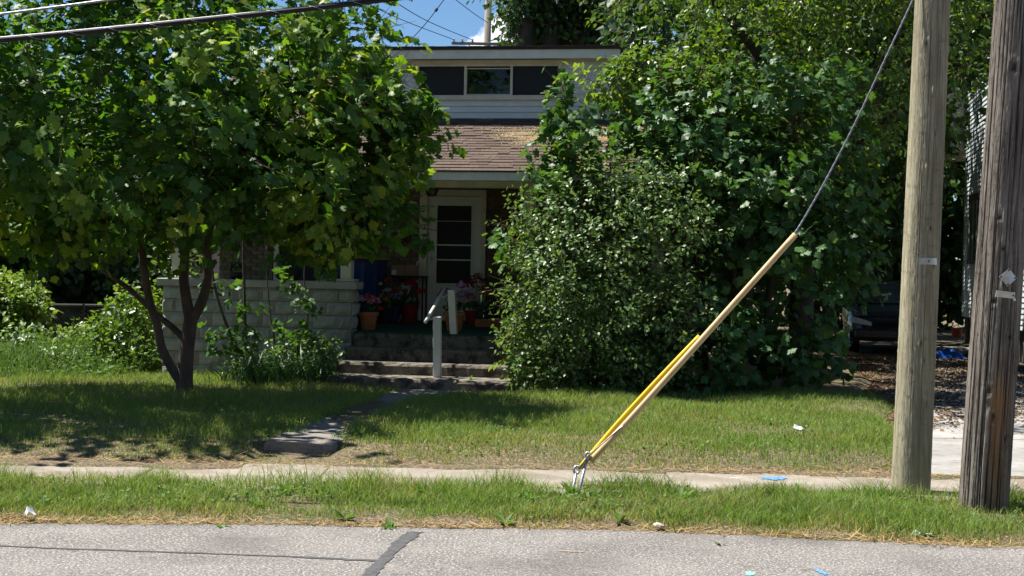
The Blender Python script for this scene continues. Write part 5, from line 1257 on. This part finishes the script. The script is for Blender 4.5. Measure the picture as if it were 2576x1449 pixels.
A = sprays(tl, 3100, 12, (.07, .125), rng, (.35, .75), .25, -.60, 1.9, .5, .6, .08, seed=13, tmean=.55)
A2 = sprays([pxlobe(1600, 205, 23.0, 90, 35, .4), pxlobe(1720, 215, 23.1, 120, 60, .5), pxlobe(1800, 290, 23.0, 100, 70, .5), pxlobe(1640, 265, 22.9, 50, 55, .3), pxlobe(1530, 215, 22.9, 60, 22, .3)], 170, 13, (.085, .14), rng, (.3, .55), .1, -1.2, 1.9, .6, .5, .08, seed=14, tmean=.7)
tree('broadleaf_tree', 'tall tree with drooping yellow green leaves overhanging the driveway and dormer', 'tree', TT, limbs, M['darkbark'], M['elm'], ELM, [A, A2], 60)

# trees behind ------------------------------------------------------------------
def backtree(name, label, base, trunks, lobes, n, per, size, leafm=None, seed=1, gap=-.5, barkm=None, grp='trees behind the house', tpl=CLUMP, gapf=1.1):
    r_ = np.random.default_rng(seed); A = sprays(lobes, n, per, size, r_, (.5, 1.1), .3, gap, gapf, .3, .8, .2, seed=seed)
    return tree(name, label, 'tree', np.array(base, float), trunks, barkm or M['darkbark'], leafm or M['backleaf'], tpl, [A], 0, grp, twr=.012)
def tk(pix, Y, r): return ([at(x, y, Y) for x, y in pix], r)
backtree('rear_tree', 'big dark tree with three trunks rising behind the dormer roof', at(1390, 640, 44), [tk([(1335, 640), (1325, 118), (1318, 40), (1285, -40)], 44, [.3, .22, .2, .15]), tk([(1390, 640), (1386, 118), (1390, 60), (1370, -60)], 44.5, [.3, .24, .2, .15]), tk([(1470, 640), (1465, 118), (1472, 50), (1450, -60)], 45, [.35, .27, .22, .15]), tk([(1468, 130), (1490, 95), (1510, 40), (1530, -40)], 45, [.16, .13, .1, .06])],
         [pxlobe(1330, -30, 45, 75, 95, 1.8), pxlobe(1420, -20, 46, 110, 130, 2.2), pxlobe(1298, 55, 44.5, 28, 38, .6), pxlobe(1300, 118, 44.5, 20, 22, .5), pxlobe(1440, 80, 46.5, 70, 60, 1.4), pxlobe(1380, 85, 46.5, 60, 45, 1.2), pxlobe(1540, 0, 45, 80, 100, 1.8), pxlobe(1350, 110, 46, 40, 25, .8)], 1300, 10, (.13, .24), seed=31, gap=-.75, gapf=1.6, tpl=OVAL)
backtree('shade_tree', 'broad dark tree standing behind the van', (5.0, 36.5, 0), [([np.array([5.0, 36.5, -.2]), np.array([5, 36.5, 3]), np.array([5.2, 36.5, 7])], [.3, .25, .1])],
         [(np.array([5.2, 36, 6.0]), np.array([3.2, 3, 2.4])), (np.array([7.3, 36, 5.2]), np.array([2.6, 2.6, 1.8])), (np.array([3.5, 37, 4.2]), np.array([2.4, 2.4, 2.2]))], 1100, 12, (.16, .28), seed=32)
backtree('shade_tree', 'dark trees closing the end of the driveway beyond the bucket', (12.5, 50, 0), [([np.array([12.5, 50, -.2]), np.array([12.5, 50, 4]), np.array([12.2, 50, 8])], [.35, .28, .1])],
         [(np.array([12.2, 50, 5.0]), np.array([4.5, 2.5, 4.0])), (np.array([10, 49, 2.2]), np.array([3.0, 1.8, 2.2])), (np.array([15, 50, 3]), np.array([3.0, 2, 3]))], 1500, 12, (.2, .34), seed=33)
backtree('shade_tree', 'dark tree between the bushy young maple and the van roof', (6.0, 40, 0), [([np.array([6.0, 40, -.2]), np.array([6.0, 40, 4])], [.2, .12])],
         [(np.array([6.4, 40, 2.6]), np.array([2.6, 1.6, 2.4])), (np.array([4.2, 40, 3.6]), np.array([2.6, 1.8, 3.4])), (np.array([9.0, 41.5, 5.8]), np.array([3.0, 3.2, 1.8])), (np.array([9.8, 46, 4.5]), np.array([3.0, 3.0, 3.0]))], 1300, 12, (.18, .3), seed=34)
backtree('evergreen_tree', 'dark drooping evergreen behind the chain link fence', at(180, 740, 36) * np.array([1, 1, 0]), [([at(180, 760, 36), at(180, 500, 36), at(175, 200, 36)], [.25, .18, .06])],
         [pxlobe(190, 690, 36, 190, 100, 1.6), pxlobe(150, 480, 36, 230, 240, 2.2), pxlobe(330, 560, 37, 150, 160, 1.6)], 1500, 11, (.16, .30), seed=35, grp='trees beyond the fence')
backtree('evergreen_tree', 'soft green conifer behind the fence beside the porch', at(400, 740, 34) * np.array([1, 1, 0]), [([at(400, 790, 34), at(395, 620, 34)], [.12, .05])],
         [pxlobe(395, 720, 34, 50, 80, .6), pxlobe(340, 700, 35, 70, 60, .6)], 340, 10, (.10, .18), leafm=M['shrub'], seed=36, grp='trees beyond the fence')
backtree('evergreen_tree', 'dark tree at the far left edge behind the vine mound', at(-80, 760, 33) * np.array([1, 1, 0]), [([at(-80, 790, 33), at(-80, 450, 33)], [.2, .1])],
         [pxlobe(-20, 640, 33, 140, 150, 1.3), pxlobe(-60, 380, 33, 200, 260, 2.0)], 900, 11, (.15, .26), seed=37, grp='trees beyond the fence')

# plants at the left ---------------------------------------------------------------
def bush(name, label, lobes, n, per, size, leafm, tpl=OVAL, seed=1, stems=5, grp=None):
    r_ = np.random.default_rng(seed); c = lobes[0][0]; b = np.array([c[0], c[1], float(ground_z(c[0], c[1])) - .03]); A = sprays(lobes, n, per, size, r_, (.15, .4), .35, -.9, 2.5, .2, .8, .07, seed=seed, tmean=.55)
    limbs = [([b + np.array([r_.normal() * .1, r_.normal() * .1, 0]), b * .4 + lobes[i % len(lobes)][0] * .6, lobes[i % len(lobes)][0]], [.014, .01, .004]) for i in range(stems)]
    return tree(name, label, 'plant', b, limbs, M['twig'], leafm, tpl, [A], 0, grp, twr=.003)
bush('vine_mound', 'mound of pale sunlit vines over the fence at the left edge', [pxlobe(20, 765, 26.5, 80, 50, .8), pxlobe(80, 785, 26.3, 30, 30, .5), pxlobe(-60, 760, 26.5, 70, 70, .8)], 620, 9, (.08, .14), M['bright'], seed=41)
bush('wild_bush', 'bright leafy bush beside the left end of the porch wall', [pxlobe(360, 790, 24.3, 70, 70, .5), pxlobe(310, 850, 23.9, 75, 70, .5), pxlobe(400, 760, 24.6, 35, 50, .4), pxlobe(330, 900, 23.6, 60, 35, .4)], 420, 9, (.06, .11), M['elm'], OVAL, seed=42, grp='bushes by the fence')
bush('wild_bush', 'small pointed yellow green bush in front of the chain link fence', [pxlobe(185, 872, 24.6, 26, 36, .3), pxlobe(200, 905, 24.3, 50, 25, .35), pxlobe(118, 885, 24.8, 26, 22, .3)], 150, 9, (.06, .10), M['bright'], OVAL, seed=43, grp='bushes by the fence')
bush('wild_bush', 'dark green bush low in the weeds beneath the fence', [pxlobe(255, 905, 23.6, 50, 30, .3), pxlobe(60, 890, 24.2, 60, 45, .4), pxlobe(150, 930, 23.0, 45, 25, .3)], 190, 9, (.06, .10), M['shrub'], OVAL, seed=44, grp='bushes by the fence')
# saplings and vines against the porch wall
def thin(name, label, pix, Y, r, lobes, n, leafm=M['maple2'], seed=1, size=(.08, .14)):
    P = [at(x, y, Y) for x, y in pix]; A = sprays(lobes, n, 6, size, np.random.default_rng(seed), (.1, .25), .1, -2, 1, .3, .7, .07, seed=seed, tmean=.45)
    return tree(name, label, 'tree', P[0], [(P, r)], M['bark'], leafm, MAPLE, [A], 0, 'saplings against the porch wall', twr=.003)
thin('wall_sapling', 'thin upright dark stemmed sapling in front of the porch wall', [(624, 945), (618, 850), (615, 740), (612, 640), (612, 560)], 22.0, [.028, .024, .02, .016, .01], [pxlobe(640, 800, 21.9, 40, 30, .3), pxlobe(600, 745, 21.9, 35, 20, .25), pxlobe(585, 860, 21.9, 50, 30, .3)], 16, seed=51)
thin('wall_sapling', 'slanting sapling crossing the porch wall towards the maple trunk', [(600, 940), (585, 860), (560, 790), (540, 720), (530, 640)], 22.2, [.022, .024, .02, .018, .012], [pxlobe(545, 720, 22.1, 40, 25, .25), pxlobe(560, 870, 22, 45, 40, .3), pxlobe(530, 820, 22, 25, 20, .2)], 12, seed=52)
thin('wall_sapling', 'thin whip sapling near the middle of the porch wall', [(700, 960), (690, 860), (680, 790), (672, 700), (670, 620)], 22.3, [.012, .011, .01, .008, .005], [pxlobe(700, 700, 22.2, 40, 30, .25), pxlobe(720, 850, 22.1, 45, 35, .3), pxlobe(790, 870, 22.1, 60, 40, .3)], 16, seed=53)
thin('vine', 'dry vine climbing the porch wall near the post', [(800, 960), (770, 870), (775, 780), (765, 700), (770, 640)], 22.45, [.012, .011, .01, .008, .005], [pxlobe(760, 790, 22.4, 35, 60, .15), pxlobe(780, 730, 22.4, 30, 25, .15)], 14, seed=54, size=(.05, .09))

# ------------------------------------------------------------------ blades: grass, weeds, lilies
def blades(P, h, w, lean, T, rng_, seg=2):
    n = len(P); az = rng_.uniform(0, 2 * np.pi, n); d = np.stack([np.cos(az), np.sin(az), np.zeros(n)], 1); faz = rng_.uniform(0, 2 * np.pi, n); s = np.stack([np.cos(faz), np.sin(faz), np.zeros(n)], 1)
    V = []; ts = np.linspace(0, 1, seg + 1)
    for i, t in enumerate(ts):
        c = P + d * (lean * h * t ** 2)[:, None] + np.array([0, 0, 1.0]) * (h * (t - .25 * lean * t ** 2))[:, None]
        if i < seg: ww = w * (1 - .35 * t) / 2; V += [c + s * ww[:, None], c - s * ww[:, None]]
        else: V.append(c)
    k = len(V); V = np.stack(V, 1).reshape(-1, 3); F = []
    for i in range(seg - 1): F += [(2 * i, 2 * i + 1, 2 * i + 3), (2 * i, 2 * i + 3, 2 * i + 2)]
    F.append((2 * seg - 2, 2 * seg - 1, 2 * seg)); F = np.array(F)
    return V, (F[None] + (np.arange(n) * k)[:, None, None]).reshape(-1, 3), np.repeat(T, k)
rg = np.random.default_rng(77)
def fieldpts(n, x0, x1, y0, y1):
    return rg.uniform(x0, x1, n), rg.uniform(y0, y1, n)
def P3(X, Y): return np.stack([X, Y, ground_z(X, Y) - .004], 1)
def patch(X, Y, seed, f): return wavef(np.stack([X, Y, X * 0], 1), seed, f)
# grass strip by the road
X, Y = fieldpts(160000, -5.2, 5.2, 10.45, 12.7)
eg = road_edge(X) + .10 + .07 * patch(X, Y * 0, 2, 5) + .05 * patch(X, Y * 0, 3, 14); fe = 12.52 + .09 * patch(X, Y * 0, 4, 6)
keep = (Y > eg - .05) & (Y < fe) & (rg.random(len(X)) < np.clip((Y - eg + .06) / .18, .1, 1)) & (rg.random(len(X)) < np.clip(.8 + .5 * patch(X, Y, 8, 3.5), .25, 1))
X, Y, eg = X[keep], Y[keep], eg[keep]; n = len(X); dry = np.clip(.5 - (Y - eg) * 2.2, 0, .5) + .25 * np.clip(patch(X, Y, 5, 2.2) - .35, 0, 1)
T = np.clip(rg.normal(.60, .2, n) + .12 * patch(X, Y, 67, 5) - dry * rg.uniform(.3, 1.6, n) - (rg.random(n) < .07) * .5, 0, 1)
hh = (.035 + .11 * rg.random(n) ** 1.5) * (1 + .45 * patch(X, Y, 6, 2.5) + .25 * patch(X, Y, 66, 8)) * np.clip((Y - eg + .1) * 3, .45, 1) * (1 + .6 * ss(11.9, 12.35, Y)); w = rg.uniform(.004, .0075, n)
V, F, T2 = blades(P3(X, Y), hh, w, rg.uniform(.2, 1.1, n), T, rg); tag(np_obj('verge_grass', V, F, M['grass'], None, T2), 'unmown grass strip between road and sidewalk', 'grass', kind='stuff')
# lawn
def lawn_ok(X, Y):
    lx = (X - HO[0]) * EX[0] + (Y - HO[1]) * EX[1]; ly = (X - HO[0]) * EY[0] + (Y - HO[1]) * EY[1]
    ok = (Y > 13.70 + .07 * patch(X, Y * 0, 12, 4) + .05 * patch(X, Y * 0, 13, 11)) & (X < drive_left(Y) - .02 + .05 * patch(X * 0, Y, 14, 5))
    wkm = (X > walk_l(Y) + .07 + .07 * patch(X * 0, Y, 15, 5)) & (X < walk_r(Y) - .12 + .07 * patch(X * 0, Y, 16, 5)) & (Y > 14.3); ok &= ~wkm
    ok &= ~((X > -2.1) & (X < -1.75) & (Y < 14.5) & (Y > 14.0))
    ok &= ~((ly > -.02) & (lx > LXL - .05)); ok &= ~((ly > -1.66) & (lx > -1.3) & (lx < 1.7)); return ok
X, Y = fieldpts(370000, -9.5, 7.2, 13.55, 23.6); near = np.clip(1.25 - (Y - 13.8) / 13, .5, 1)
keep = lawn_ok(X, Y) & (np.abs(X) < .40 * Y + .6) & (rg.random(len(X)) < near) & (rg.random(len(X)) < np.clip(.85 + .5 * patch(X, Y, 18, 2.5), .35, 1)) & (rg.random(len(X)) < np.clip((Y - 13.64) / .2, .2, 1))
X, Y = X[keep], Y[keep]; n = len(X)
dry = .30 * np.clip(1 - (Y - 13.7) / .35, 0, 1) + .30 * np.clip(patch(X, Y, 19, 1.4) - .1, 0, 1) + .18 * np.clip(patch(X, Y, 29, 4) - .2, 0, 1)
T = np.clip(rg.normal(.62, .19, n) + .1 * patch(X, Y, 68, 3) - dry * rg.uniform(.2, 1.3, n) - (rg.random(n) < .05) * .5, 0, 1)
hh = (.035 + .075 * rg.random(n) ** 1.4) * (1 + .35 * patch(X, Y, 20, 2.0) + .2 * patch(X, Y, 69, 6)) * np.clip(.6 + (Y - 13.9) * .6, .6, 1.15); w = rg.uniform(.005, .009, n)
V, F, T2 = blades(P3(X, Y), hh, w, rg.uniform(.15, .9, n), T, rg); tag(np_obj('lawn_grass', V, F, M['grass'], None, T2), 'front lawn grass with drier patches', 'grass', kind='stuff')
# straw and dead clippings along the road edge and the sidewalk's far edge
X, Y = fieldpts(34000, -5, 5, 10.4, 11.35); k_ = rg.random(len(X)) < np.clip(1 - np.abs(Y - road_edge(X) - .05) / (.12 + .1 * patch(X, Y * 0, 23, 3)), 0, 1) * (1 + .8 * ss(-2, -3.2, X)); X, Y = X[k_], Y[k_]
X2, Y2 = fieldpts(13000, -5.5, 4.3, 13.3, 14.2); k_ = rg.random(len(X2)) < np.clip(1 - np.abs(Y2 - 13.66) / (.17 + .1 * patch(X2, Y2 * 0, 24, 3)), 0, 1) * .8; X = np.concatenate([X, X2[k_]]); Y = np.concatenate([Y, Y2[k_]]); n = len(X)
zs_ = np.maximum(ground_z(X, Y), np.where(Y < road_edge(X) + .02, .0, np.where((Y > 12.28) & (Y < 13.74), .08, -1))) + .008
P = np.stack([X, Y, zs_], 1); az = rg.uniform(0, 6.28, n); f = np.stack([np.cos(az), np.sin(az), rg.normal(.05, .12, n)], 1); TPL = (np.array([(-.028, 0, 0), (.028, 0, 0), (.018, 1, .06), (-.018, 1, .06)], float), np.array([(0, 1, 2), (0, 2, 3)]))
V, F, T = scatter(TPL, P, rotmats(f, np.tile([0, 0, 1.0], (n, 1)) + rg.normal(size=(n, 3)) * .2), rg.uniform(.03, .13, n) * rg.uniform(.5, 1.2, n), rg.random(n)); tag(np_obj('dead_grass', V, F, M['straw'], None, T), 'dry straw and clippings along the pavement edges', 'straw', kind='stuff')
# dead leaves on the driveway and seeds on the porch roof
n = 26000; Y = 16.5 + (rg.random(n) ** .8) * 18; X = drive_left(Y) + rg.uniform(-.1, 3.6, n) * np.where(rg.random(n) < .35, rg.random(n) ** 2, 1); k_ = rg.random(n) < np.clip((Y - 17.2) / 3 + .25 * (X < drive_left(Y) + .4), .01, 1); X, Y = X[k_], Y[k_]; n = len(X)
P = np.stack([X, Y, np.full(n, .096)], 1); az = rg.uniform(0, 6.28, n); f = np.stack([np.cos(az), np.sin(az), rg.normal(0, .1, n)], 1)
V, F, T = scatter(CLUMP, P, rotmats(f, np.tile([0, 0, 1.0], (n, 1)) + rg.normal(size=(n, 3)) * .35), rg.uniform(.025, .06, n), rg.random(n)); tag(np_obj('fallen_leaves', V, F, M['leaflitter'], None, T), 'brown dead leaves scattered over the shaded driveway', 'leaf litter', kind='stuff')
n = 130000; lx = rg.uniform(-1, 4.2, n); ly = rg.uniform(RE, DLY, n)
pp = np.stack([lx * 2.2, ly * 4.5, lx * 0], 1); dens = np.exp(-((lx - 1.25) / .33) ** 2 - ((ly - 1.2) / .2) ** 2) + .8 * np.exp(-((lx - 1.45) / .25) ** 2 - ((ly - .85) / .22) ** 2) + .5 * np.exp(-((lx - .5) / .3) ** 2 - ((ly - 1.45) / .05) ** 2) + 1.0 * np.exp(-((lx - 2.8) / .7) ** 2 - ((ly - 1.1) / .35) ** 2) + .004
k_ = rg.random(n) < dens * np.clip(.7 + .7 * wavef(pp, 3, 3), .1, 1); lx, ly = lx[k_], ly[k_]; n = len(lx)
P = HO + EX * lx[:, None] + EY * ly[:, None] + np.stack([lx * 0, lx * 0, roof_z(ly) + .024], 1); az = rg.uniform(0, 6.28, n); f = np.stack([np.cos(az), np.sin(az), np.sin(az) * ROOF_S], 1)
V, F, T = scatter(CLUMP, P, rotmats(f, np.tile([0, -ROOF_S, 1.0], (n, 1)) + rg.normal(size=(n, 3)) * .25), rg.uniform(.009, .022, n), rg.random(n)); tag(np_obj('seed_litter', V, F, M['seeds'], None, T), 'tan maple seeds lying in drifts on the porch roof', 'seed litter', kind='stuff')
# broad-leaved weeds in the verge
wroot = None
for i, (x_, y_, s) in enumerate([(1075, 1245, .16), (870, 1290, .13), (650, 1268, .12), (1330, 1258, .13), (1530, 1275, .12), (1710, 1262, .17), (1560, 1300, .12), (1840, 1290, .14), (2090, 1265, .15), (2180, 1300, .14), (1440, 1242, .14), (1270, 1300, .12), (980, 1305, .13), (720, 1240, .13), (1960, 1255, .13), (2240, 1250, .13), (560, 1300, .1), (1810, 1345, .09), (2010, 1245, .14), (1120, 1235, .15)]):
    p = onz(x_, y_, .07); g_ = np.random.default_rng(200 + i); n = 9; az = g_.uniform(0, 6.28, n); f = np.stack([np.cos(az), np.sin(az), g_.uniform(.35, 1.4, n)], 1)
    TL = (np.array([(0, 0, 0), (.10, .3, .03), (.13, .65, .02), (0, 1, -.12), (-.13, .65, .02), (-.10, .3, .03)], float), OVAL[1])
    V, F, T = scatter(TL, np.zeros((n, 3)), rotmats(f, np.tile([0, 0, 1.0], (n, 1))), g_.uniform(.6, 1.1, n) * s, g_.uniform(.5, 1, n))
    ob_ = np_obj('weed', V, F, M['weed'], None, T); ob_.location = (p[0], p[1], float(ground_z(p[0], p[1])))
    tag(ob_, 'broad leaved weed rosette growing in the roadside grass strip', 'weed', 'weeds in the roadside grass')
n = 9000; X = rg.uniform(-5, 5, n); Y = np.where(rg.random(n) < .55, rg.uniform(11.2, 12.4, n), rg.uniform(14.0, 17.5, n)); k_ = (patch(X, Y, 71, 3) > .1) & ((Y < 12.5) | lawn_ok(X, Y)); X, Y = X[k_], Y[k_]; n = len(X)
P = np.stack([X, Y, ground_z(X, Y) + rg.uniform(.02, .08, n)], 1); f = unit(rg.normal(size=(n, 3)) * np.array([1, 1, .5])); V, F, T = scatter(OVAL, P, rotmats(f, np.tile([0, 0, 1.0], (n, 1)) + rg.normal(size=(n, 3)) * .35), rg.uniform(.018, .05, n), np.clip(rg.normal(.55, .25, n), 0, 1))
tag(np_obj('clover', V, F, M['weed'], None, T), 'low clover and small weeds mixed into the grass', 'clover', kind='stuff')
# tall weeds by the fence
X, Y = fieldpts(15000, -9.6, -5.1, 21.6, 26.5); lx = (X - HO[0]) * EX[0] + (Y - HO[1]) * EX[1]; k_ = (lx < LXL - .15) & (Y > 21.9 + .25 * patch(X, Y * 0, 33, 2) + .35 * (X + 7) * -.25); X, Y = X[k_], Y[k_]; n = len(X)
hh = rg.uniform(.12, .6, n) * np.clip((Y - 21.4) / 2.2, .25, 1) * (1 + .3 * patch(X, Y, 34, 2)); V, F, T2 = blades(P3(X, Y), hh, rg.uniform(.008, .02, n), rg.uniform(.1, .7, n), np.clip(rg.normal(.5, .22, n), 0, 1), rg, 3)
tag(np_obj('tall_weeds', V, F, M['weed'], None, T2), 'tall weeds and wild grass in front of the fence', 'weeds', kind='stuff')
n = 5200; X = rg.uniform(-9.6, -5.2, n); Y = rg.uniform(22, 25.5, n); lx = (X - HO[0]) * EX[0] + (Y - HO[1]) * EX[1]; k_ = lx < LXL - .15; X, Y = X[k_], Y[k_]; n = len(X)
P = np.stack([X, Y, ground_z(X, Y) + rg.uniform(.04, .42, n) * np.clip((Y - 21.7) / 2, .2, 1)], 1); f = unit(rg.normal(size=(n, 3)) * np.array([1, 1, .4])); V, F, T = scatter(OVAL, P, rotmats(f, np.tile([0, 0, 1.0], (n, 1)) + rg.normal(size=(n, 3)) * .4), rg.uniform(.04, .10, n), np.clip(rg.normal(.5, .25, n), 0, 1))
tag(np_obj('weed_leaves', V, F, M['weed'], None, T), 'leafy weeds mixed through the tall grass by the fence', 'weeds', kind='stuff')
# day lilies and their neighbours beside the steps
for i, (x_, y_, Y_, n, h_) in enumerate([(640, 955, 21.3, 60, .55), (700, 965, 21.2, 70, .6), (770, 962, 21.3, 70, .62), (815, 955, 21.4, 36, .42), (590, 945, 21.6, 40, .4)]):
    c = at(x_, y_, Y_); c[2] = float(ground_z(c[0], c[1])); g_ = np.random.default_rng(300 + i); P = np.stack([g_.normal(0, .12, n), g_.normal(0, .1, n), np.zeros(n)], 1)
    V, F, T = blades(P, g_.uniform(.6, 1.15, n) * h_, g_.uniform(.015, .028, n), g_.uniform(.3, 1.3, n), np.clip(g_.normal(.45, .2, n), 0, 1), g_, 5); ob_ = np_obj('day_lily', V, F, M['lily'], None, T); ob_.location = c
    tag(ob_, ['arching day lily clump below the thin upright sapling', 'arching day lily clump next to the middle of the porch wall base', 'densest day lily clump before the porch wall', 'day lily clump right beside the steps', 'short day lily clump nearest the maple trunk'][i], 'plant', 'day lilies by the porch wall')
A = sprays([pxlobe(740, 890, 21.9, 80, 40, .35), pxlobe(810, 900, 21.9, 40, 35, .25), pxlobe(640, 915, 21.8, 55, 28, .3)], 150, 8, (.05, .09), rng, (.12, .3), .1, -2, 1, .25, .8, .07, seed=61)
tree('wall_shrub', 'low dark leafy shrub between porch wall and day lilies', 'shrub', at(740, 950, 22) * np.array([1, 1, 0]) + np.array([0, 0, .15]), [([at(740, 955, 22), at(735, 900, 22), at(760, 850, 22)], [.02, .015, .006])], M['twig'], M['shrub'], OVAL, [A], twr=.003)
# dry sticks heaped at the left end of the steps
sk = onz(862, 955, .17)
for i in range(8):
    q = random.uniform(-.5, .5); L_ = random.uniform(.25, .45); z0 = .01 + i * .016
    mb = MB(); mb.tube([(-L_ / 2 * math.cos(q), -L_ / 2 * math.sin(q), 0), (0, .01, .012), (L_ / 2 * math.cos(q), L_ / 2 * math.sin(q), -.01)], [.016, .017, .012], 7)
    o = mb.build('stick', mat('dead_wood', (.30, .26, .21), (.2, .17, .13), .9, 12) if i == 0 else bpy.data.materials['dead_wood'], None, True); o.location = (sk[0] + random.uniform(-.08, .1), sk[1] + random.uniform(-.08, .05), .19 + z0)
    tag(o, 'dry grey stick in the heap at the left end of the steps', 'stick', 'sticks beside the steps')
# small weeds growing on the steps
for i, (x_, y_, z_) in enumerate(((1005, 968, .165), (1150, 965, .3), (1185, 955, .31), (1245, 940, .32), (1215, 972, .165), (1075, 972, .165))):
    g_ = np.random.default_rng(400 + i); p = onz(x_, y_, z_); n = 16; f = unit(g_.normal(size=(n, 3)) + np.array([0, 0, .7])); V, F, T = scatter(OVAL, g_.normal(size=(n, 3)) * np.array([.012, .01, .004]) + np.array([0, 0, .012]), rotmats(f, np.tile([0, -.3, 1.0], (n, 1))), g_.uniform(.03, .06, n), g_.uniform(.5, 1, n))
    ob_ = np_obj('step_weed', V, F, M['bright'], None, T); ob_.location = p; tag(ob_, 'little green weed rooted in the worn concrete steps', 'weed', 'weeds on the steps')

# ------------------------------------------------------------------ litter
def scrap(name, pix, z, s, m, label, cat, seed):
    g_ = np.random.default_rng(seed); n = 5; V = []
    for j in range(n):
        for i in range(n): V.append(((i / (n - 1) - .5) * s[0] + g_.normal() * s[0] * .05, (j / (n - 1) - .5) * s[1] + g_.normal() * s[1] * .05, .012 + abs(g_.normal()) * s[2]))
    F = [(j * n + i, j * n + i + 1, (j + 1) * n + i + 1, (j + 1) * n + i) for j in range(n - 1) for i in range(n - 1)]
    mb = MB(); mb.add(V, F); o = mb.build(name, m); p = onz(*pix, z); o.location = (p[0], p[1], z); o.rotation_euler = (0, 0, seed); md = o.modifiers.new('thick', 'SOLIDIFY'); md.thickness = .002
    return tag(o, label, cat)
scrap('paper_scrap', (2011, 1084), .27, (.13, .10, .035), M['paper'], 'crumpled white paper scrap on the sunny lawn', 'litter', 1)
scrap('paper_scrap', (76, 1302), .03, (.07, .07, .03), M['paper'], 'small white paper scrap on the road edge straw', 'litter', 2)
scrap('plastic_scrap', (2318, 1350), .015, (.13, .09, .018), mat('teal_plastic', (.25, .62, .50), (.4, .66, .58), .5, 20), 'teal plastic scrap in the verge below the new pole', 'litter', 3)
o = scrap('pebble', (1657, 1310), .06, (.085, .06, .02), mat('pale_stone', (.5, .42, .32), None, .8), 'pale stone lying in the roadside grass', 'stone', 4)
bpy.data.objects.remove(o)
mb = MB(); mb.lathe([(.005, 0), (.035, .004), (.046, .014), (.034, .028), (.006, .036)], n=7, sx=1.15, sy=.8); o = mb.build('pebble', bpy.data.materials['pale_stone'], None, False); p = onz(1657, 1310, .07); o.location = (p[0], p[1], float(ground_z(p[0], p[1])) + .02); o.rotation_euler = (.3, .2, .5); tag(o, 'pale stone lying in the roadside grass', 'stone')
# trees over and beside the driveway behind the house
backtree('shade_tree', 'dark tree crown showing above the right end of the house roof', (4.6, 30.5, 0), [([np.array([4.6, 30.5, -.2]), np.array([4.6, 30.5, 3]), np.array([4.8, 30.2, 7])], [.26, .2, .08])],
         [(np.array([4.8, 30, 6.6]), np.array([2.8, 3.2, 2.4])), (np.array([6.6, 29, 6.2]), np.array([2.2, 3.0, 1.6])), (np.array([4.4, 31, 4.2]), np.array([1.8, 2.0, 1.6])), (np.array([8.6, 32.5, 8.2]), np.array([2.8, 4.4, 1.4])), (np.array([9.9, 37.0, 8.6]), np.array([2.0, 5.0, 1.4]))], 1900, 12, (.14, .24), seed=38)
# unseen trees behind the viewer, added to dim window reflections and low sky light
for i, (x_, y_, h_) in enumerate(((-14, -14, 9), (-7, -16, 11), (1, -15, 9), (8, -14, 10), (15, -16, 11), (-22, -15, 10), (23, -15, 10))):
    backtree('street_tree', ['street tree across the road, far left of the row', 'tall street tree across the road, left of centre', 'street tree straight across the road', 'street tree across the road, right of centre', 'tall street tree across the road near the right end', 'outermost left street tree across the road', 'outermost right street tree across the road'][i], (x_, y_, 0), [([np.array([x_, y_, -.2]), np.array([x_, y_, h_ * .5])], [.3, .2])],
             [(np.array([x_, y_, h_ * .58]), np.array([4.2, 3, h_ * .42])), (np.array([x_ + 2, y_, h_ * .3]), np.array([3.2, 2.2, h_ * .28]))], 420, 10, (.5, .9), seed=80 + i, grp='street trees across the road')

# rougher grass beyond the frame on the left, so the yard goes on
n = 26000; X = rg.uniform(-26, -8.6, n); Y = 13.8 + 26 * rg.random(n) ** 1.3; k_ = (np.abs(X) > .38 * Y) | (Y > 26); X, Y = X[k_], Y[k_]; n = len(X)
V, F, T2 = blades(P3(X, Y), rg.uniform(.1, .35, n), rg.uniform(.02, .06, n), rg.uniform(.2, .9, n), np.clip(rg.normal(.55, .2, n), 0, 1), rg)
tag(np_obj('rough_grass', V, F, M['weed'], None, T2), 'rough unmown grass of the neighbouring yard on the left', 'grass', kind='stuff')
for i, (x_, y_, h_, lb) in enumerate(((-13.5, 31, 6.5, 'round green tree in the yard left of the vine mound'), (-19, 34, 8, 'taller green tree further left in the neighbouring yard'), (-25, 30, 7, 'green tree at the outer left of the neighbouring yard'), (-16, 44, 9, 'tall dark tree far back in the neighbouring yard'))):
    backtree('yard_tree', lb, (x_, y_, -.1), [([np.array([x_, y_, -.3]), np.array([x_, y_, h_ * .5])], [.22, .14])], [(np.array([x_, y_, h_ * .52]), np.array([3.0, 2.4, h_ * .42])), (np.array([x_ + 1.6, y_ - .5, h_ * .28]), np.array([2.4, 1.8, h_ * .26]))], 420, 11, (.2, .36), seed=90 + i, grp='trees in the yard on the left')
